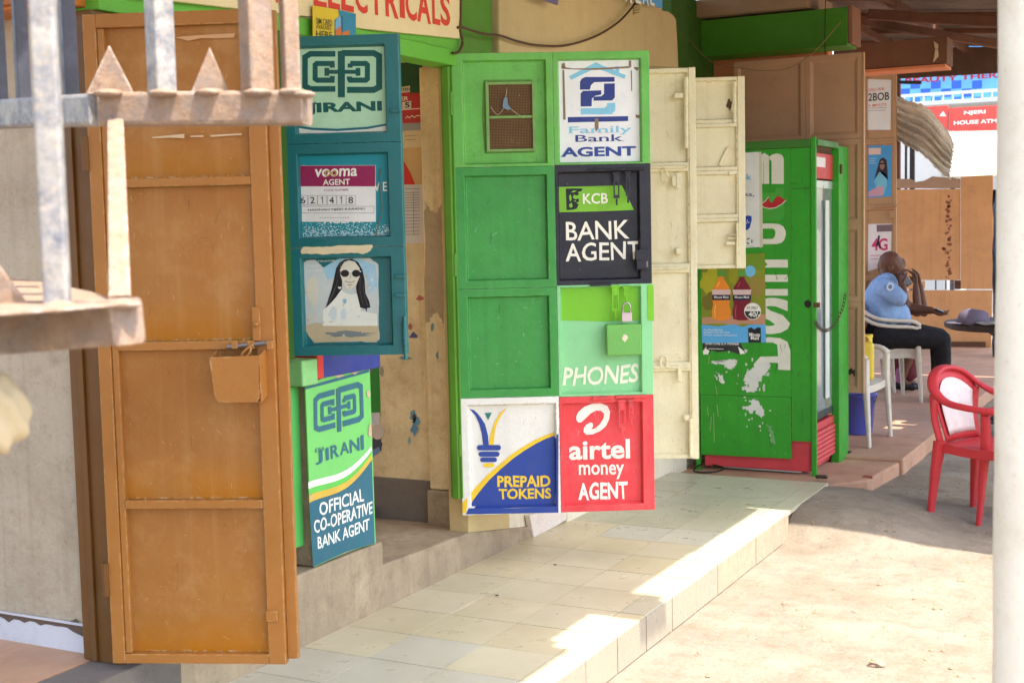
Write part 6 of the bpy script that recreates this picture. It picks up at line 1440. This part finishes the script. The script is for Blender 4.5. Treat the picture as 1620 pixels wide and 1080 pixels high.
def device(name, label, c, fwd, up_, dims, m):
    fwd = fwd.normalized(); sd_ = fwd.cross(up_).normalized(); u_ = sd_.cross(fwd)
    t = thing(name, label, 'phone', c); b = BM(); box(b, -dims[0]/2, dims[0]/2, -dims[1]/2, dims[1]/2, -dims[2]/2, dims[2]/2)
    for v in b.verts: v.co = fwd*v.co.x+sd_*v.co.y+u_*v.co.z
    q = obj('case', b, m, t, .004)
    b = BM(); box(b, -dims[0]*.42, dims[0]*.42, -dims[1]*.42, dims[1]*.42, dims[2]/2+.0004, dims[2]/2+.001)
    for v in b.verts: v.co = fwd*v.co.x+sd_*v.co.y+u_*v.co.z
    obj('screen', b, paint('phone_screen', (70, 74, 84), .12, .02, .02), t)
device('phone', 'black handset the man holds against his chin', J(1432, 441, -.13), RT*.5-UP*.8, BK+RT*.3, (.13, .055, .02), rubber)
device('phone', 'small dark phone in the open palm of the seated man', w2+(J(1492, 499, .05)-w2).normalized()*.09+UP*.028, J(1492, 499, .05)-w2, UP, (.11, .05, .012), rubber)
# second person, almost hidden behind him
D = 11.95
p2_ = thing('person', 'seated person in a maroon skirt hidden behind the man, hands raised', 'person', (0, 0, 0))
wa, wb = J(1449, 452, -.12), J(1455, 450, .06)
ha = hand(wa, J(1448, 438, -.12)-wa, RT*-1., curl=.7); hb = hand(wb, J(1452, 436, .05)-wb, RT*-1., curl=.4)
blob([[(J(1404, 420), .09), (J(1404, 428), .085)], [(J(1412, 430), .06), (J(1412, 438), .05)], [(J(1420, 428), .016)], [(J(1400, 440), .055), (J(1397, 452), .07)],
      [(J(1398, 458), .11), (J(1398, 490), .125), (J(1400, 520), .14)],
      [(J(1400, 455, -.15), .055), (J(1432, 486, -.2), .045), (J(1452, 494, -.18), .042), (J(1450, 470, -.15), .037), (wa, .028)],
      [(J(1400, 455, .15), .055), (J(1440, 486, .15), .045), (J(1462, 494, .12), .042), (J(1458, 470, .09), .037), (wb, .028)],
      [(J(1402, 524, -.08), .09), (J(1440, 530, -.1), .07), (J(1436, 570, -.08), .055), (J(1424, 603, -.08), .038), (J(1440, 610, -.1), .028)],
      [(J(1402, 524, .08), .09), (J(1440, 528, .1), .07), (J(1436, 568, .1), .055), (J(1430, 600, .1), .038), (J(1446, 606, .1), .028)]]+ha+hb, .009, 'body', skin, p2_, 3)
blob([[(J(1398, 460), .125), (J(1398, 500), .14)], [(J(1400, 456, -.15), .066), (J(1420, 474, -.18), .06)], [(J(1400, 456, .15), .066), (J(1420, 474, .15), .06)]], .012, 'blouse', paint('dark_blouse', (70, 50, 60), .85), p2_)
blob([[(J(1401, 522), .16), (J(1425, 530), .15), (J(1436, 545), .13), (J(1434, 585), .115)]], .012, 'skirt', paint('maroon_cloth', (104, 40, 50), .85, .08, .1), p2_)
for d_, ax in ((-.08, 1424), (.1, 1431)):
    blob([[(J(ax+1, 588, d_), .046), (J(ax, 604, d_), .044)]], .009, 'sock', paint('pink_cloth', (176, 110, 150), .9), p2_)
    blob([[(J(ax-3, 609, d_), .042), (J(ax+20, 612, d_-.02), .036)]], .009, 'shoe', rubber, p2_)

# ================================================================== FOREGROUND
gl = thing('steel_grille', 'weathered square tube steel grille with spikes close to the camera', 'grille', (0, 0, 0))
def sq(name, a, c, w_, h_, m=galv_rust, rot=0., up=UP):
    b = BM(); s = [(x*cos(rot)-y*sin(rot), x*sin(rot)+y*cos(rot)) for x, y in rrect(w_, h_, .12)]
    sweep(b, [a, c], s, up=up); return obj(name, b, m, gl, 0)
k14 = 1.42
ra = ond(202, 508, k14); rb_ = ond(-260, 548, 1.62)
low = sq('lower_rail', ra, rb_, .05, .0495)
zt0 = ond(100, 484, k14).z
b = BM(); prism(b, [onz(*p, zt0) for p in ((203, 484), (150, 466), (80, 451), (0, 438), (-160, 424), (-260, 520), (0, 500))], (0, 0, .003)); tray_ = obj('top_plate', b, galv_rust, gl, .001)
b = BM()
for k in range(3):
    q0 = [(-200, 449+13*k), (60+45*k, 453+12*k), (63+45*k, 454.5+12*k), (-200, 450.8+13*k)]
    prism(b, [onz(*p, zt0+.0032) for p in q0], (0, 0, .0005))
tag(obj('bar_shadows', b, dark_steel, tray_), kind='stuff')  # dark stripes painted on the plate as shadows of the bars
def upbar(name, px, py, d, w_, m, rot=0., top=1.2, depth=None):
    p = ond(px, py, d); b = BM(); s = rrect(w_, depth or w_, .12); a_ = YAW+rot
    ring = [(x*cos(a_)-y*sin(a_), x*sin(a_)+y*cos(a_)) for x, y in s]
    lo = [b.verts.new((p.x+x, p.y+y, p.z)) for x, y in ring]; hi = [b.verts.new((p.x+x, p.y+y, p.z+top)) for x, y in ring]; n = len(s)
    for i in range(n): b.faces.new((lo[i], lo[(i+1) % n], hi[(i+1) % n], hi[i]))
    b.faces.new(lo[::-1]); b.faces.new(hi); return obj(name, b, m, gl)
upbar('bar', 92, 492, 1.43, .026, galv, .15)
up_r0 = ond(166, 174, 2.05); up_r1 = ond(486, 171, 2.0); up_l = ond(-150, 188, 2.7)
sq('upper_rail', up_r0, up_r1, .05, .05); sq('upper_rail', up_r0+(up_l-up_r0).normalized()*.004, up_l, .049, .0485, galv)
upbar('bar', 257, 152, 2.02, .034, galv, .75); upbar('bar', 408, 150, 2.0, .040, galv_rust, .62, depth=.040); upbar('bar', 461, 150, 2.0, .024, galv_rust, .5)
for px_, d_ in ((2, 2.62), (38, 2.48), (113, 2.28)): upbar('bar', px_, 165, d_, .024, dark_steel, .6)  # rear bars get a darker steel to stand in for shade
br_ = sq('brace', ond(183, 198, 2.03), ond(190, 482, 1.48), .024, .024, galv_rust)
for ax, ay, b0, b1, by, d_, in ((172, 72, 136, 212, 149, 2.03), (331, 75, 301, 363, 148, 2.01), (-22, 395, -62, 54, 496, 1.45)):
    b = BM(); prism(b, [ond(ax, ay, d_), ond(b0, by, d_), ond(b1, by, d_)], _f*.006); obj('spike', b, galv_rust, gl, .001)
rr = random.Random(2)
for px_, py_, d_ in ((257, 148, 2.0), (406, 147, 1.98), (461, 146, 1.98), (172, 148, 2.01), (192, 482, 1.42), (92, 486, 1.40), (331, 147, 2.0), (478, 150, 1.98)):
    b = BM(); c_ = ond(px_, py_, d_); bmesh.ops.create_icosphere(b, subdivisions=2, radius=.02)
    for v in b.verts: v.co = c_+Vector((v.co.x*(.9+.4*rr.random()), v.co.y, v.co.z*.32+rr.uniform(-.001, .001)))
    obj('weld', b, galv_rust, gl, smooth=True)
# white pole close at the right
pp_ = ond(1641, 600, 2.0)
pl_ = thing('pole', 'sunlit white painted pole at the right edge', 'pole', (pp_.x, pp_.y, 0))
b = BM(); n = 28; rr = random.Random(8)
R_ = []
for j in range(60):
    z = -.02+3.6*j/59; R_.append([b.verts.new((.0605*cos(2*pi*i/n)*(1+.012*sin(j*1.3+i)+rr.uniform(-.006, .006)), .0605*sin(2*pi*i/n)*(1+rr.uniform(-.006, .006)), z)) for i in range(n)])
for A, B in zip(R_, R_[1:]):
    for i in range(n): b.faces.new((A[i], A[(i+1) % n], B[(i+1) % n], B[i]))
b.faces.new(R_[-1]); obj('shaft', b, pole_white, pl_, smooth=True)
# cream lump standing for a likely elbow at the left edge; cord invented
c_ = ond(-30, 652, 1.38)
ck = thing('cream_elbow', 'cream lump standing for an elbow at the left edge below the steel grille', 'elbow', c_)
b = BM(); bmesh.ops.create_icosphere(b, subdivisions=4, radius=1)
for v in b.verts:
    q = v.co.copy(); k = 1+.10*sin(q.x*5+q.z*3)+.06*sin(q.y*9+q.z*6)+.05*sin(q.x*13+q.y*7)
    v.co = Vector((q.x*.046*k, q.y*.046*k, q.z*.046*k*(1.0 if q.z < 0 else 1.05)))
obj('elbow', b, paint('cream_cloth', (190, 172, 138), .9, .05, .15, (200, 170, 130), 4., .3), ck, smooth=True)
b = BM(); tube(b, [(0, 0, .04), (0, 0, .085)], .003, 6); obj('cord', b, paint('cord_grey', (150, 140, 120), .8), ck)

# ================================================================== SMALL LITTER
def crumple(px, py, s, c, label, cat, z=None, name='litter', fl=.5, seed=0):
    p = onz(px, py, .0 if z is None else z); zz = gz(p.x, p.y) if z is None else z
    if z is None: p = onz(px, py, zz)
    rr = random.Random(seed); b = BM(); bmesh.ops.create_icosphere(b, subdivisions=2, radius=s)
    for v in b.verts: k = rr.uniform(.6, 1.25); v.co = Vector((v.co.x*k*1.3, v.co.y*k, v.co.z*k*fl+s*fl*.6))
    o = tag(obj(name, b, c), label, cat); o.location = p; return o
stone_m = paint('pale_stone', (160, 138, 120), .9, .2, .5, bump=.6)
crumple(1386, 1052, .026, stone_m, 'pale brown stone lying on the sunlit road', 'stone', None, 'stone', .55, 1)
foil = paint('crumpled_foil', (170, 170, 166), .35, .1, .2, metal=.3); dark_l = paint('dark_scrap', (70, 60, 52), .8)
crumple(1322, 722, .03, foil, 'crumpled silver wrapper by the kiosk rear post', 'litter', .135, seed=2); crumple(1340, 716, .022, dark_l, 'dark scrap by the kiosk rear post', 'litter', .135, seed=3)
crumple(1299, 756, .028, dark_l, 'dark crumpled scrap by the kiosk front post', 'litter', .13, seed=4); crumple(1458, 712, .024, foil, 'grey crumpled paper below the red floor edge', 'litter', None, seed=5, fl=.3)
crumple(1421, 739, .018, ink((214, 204, 170)), 'small pale wrapper on the road below the red step', 'litter', None, seed=6, fl=.3)
crumple(1372, 757, .03, paint('red_brick', (150, 84, 66), .85, .1, .3), 'broken piece of red brick at the corner of the step', 'brick piece', .1, 'brick_piece', .5, 7)
crumple(878, 893, .006, dark_l, 'small black pebble on the walkway tiles', 'pebble', .146, 'pebble', .4, 8); crumple(786, 941, .007, dark_l, 'flat dark crumb on the near walkway tiles', 'pebble', .146, 'pebble', .2, 9)
b = BM(); rr = random.Random(21)
for i in range(2200):
    x = rr.uniform(-1.85, .6); y = rr.uniform(3.4, 10.5); s = rr.choice((.003, .004, .004, .005, .007, .011)); z = gz(x, y)
    a = rr.uniform(0, 6); vs = [b.verts.new((x+s*rr.uniform(.6, 1.3)*cos(a+t), y+s*rr.uniform(.6, 1.3)*sin(a+t), z+.0005)) for t in (0, 1.3, 2.6, 3.9, 5.1)]; tp_ = b.verts.new((x, y, z+s*.7))
    for k in range(5): b.faces.new((vs[k], vs[(k+1) % 5], tp_))
tag(obj('road_grit', b, paint('grit', (158, 138, 112), .9, .3, .3)), 'scattered grit on the road', None, kind='stuff')
for o in list(sc.objects):
    if o.type == 'MESH' and o.get('label') == 'scattered grit on the road': del o['label']
bpy.context.view_layer.update()
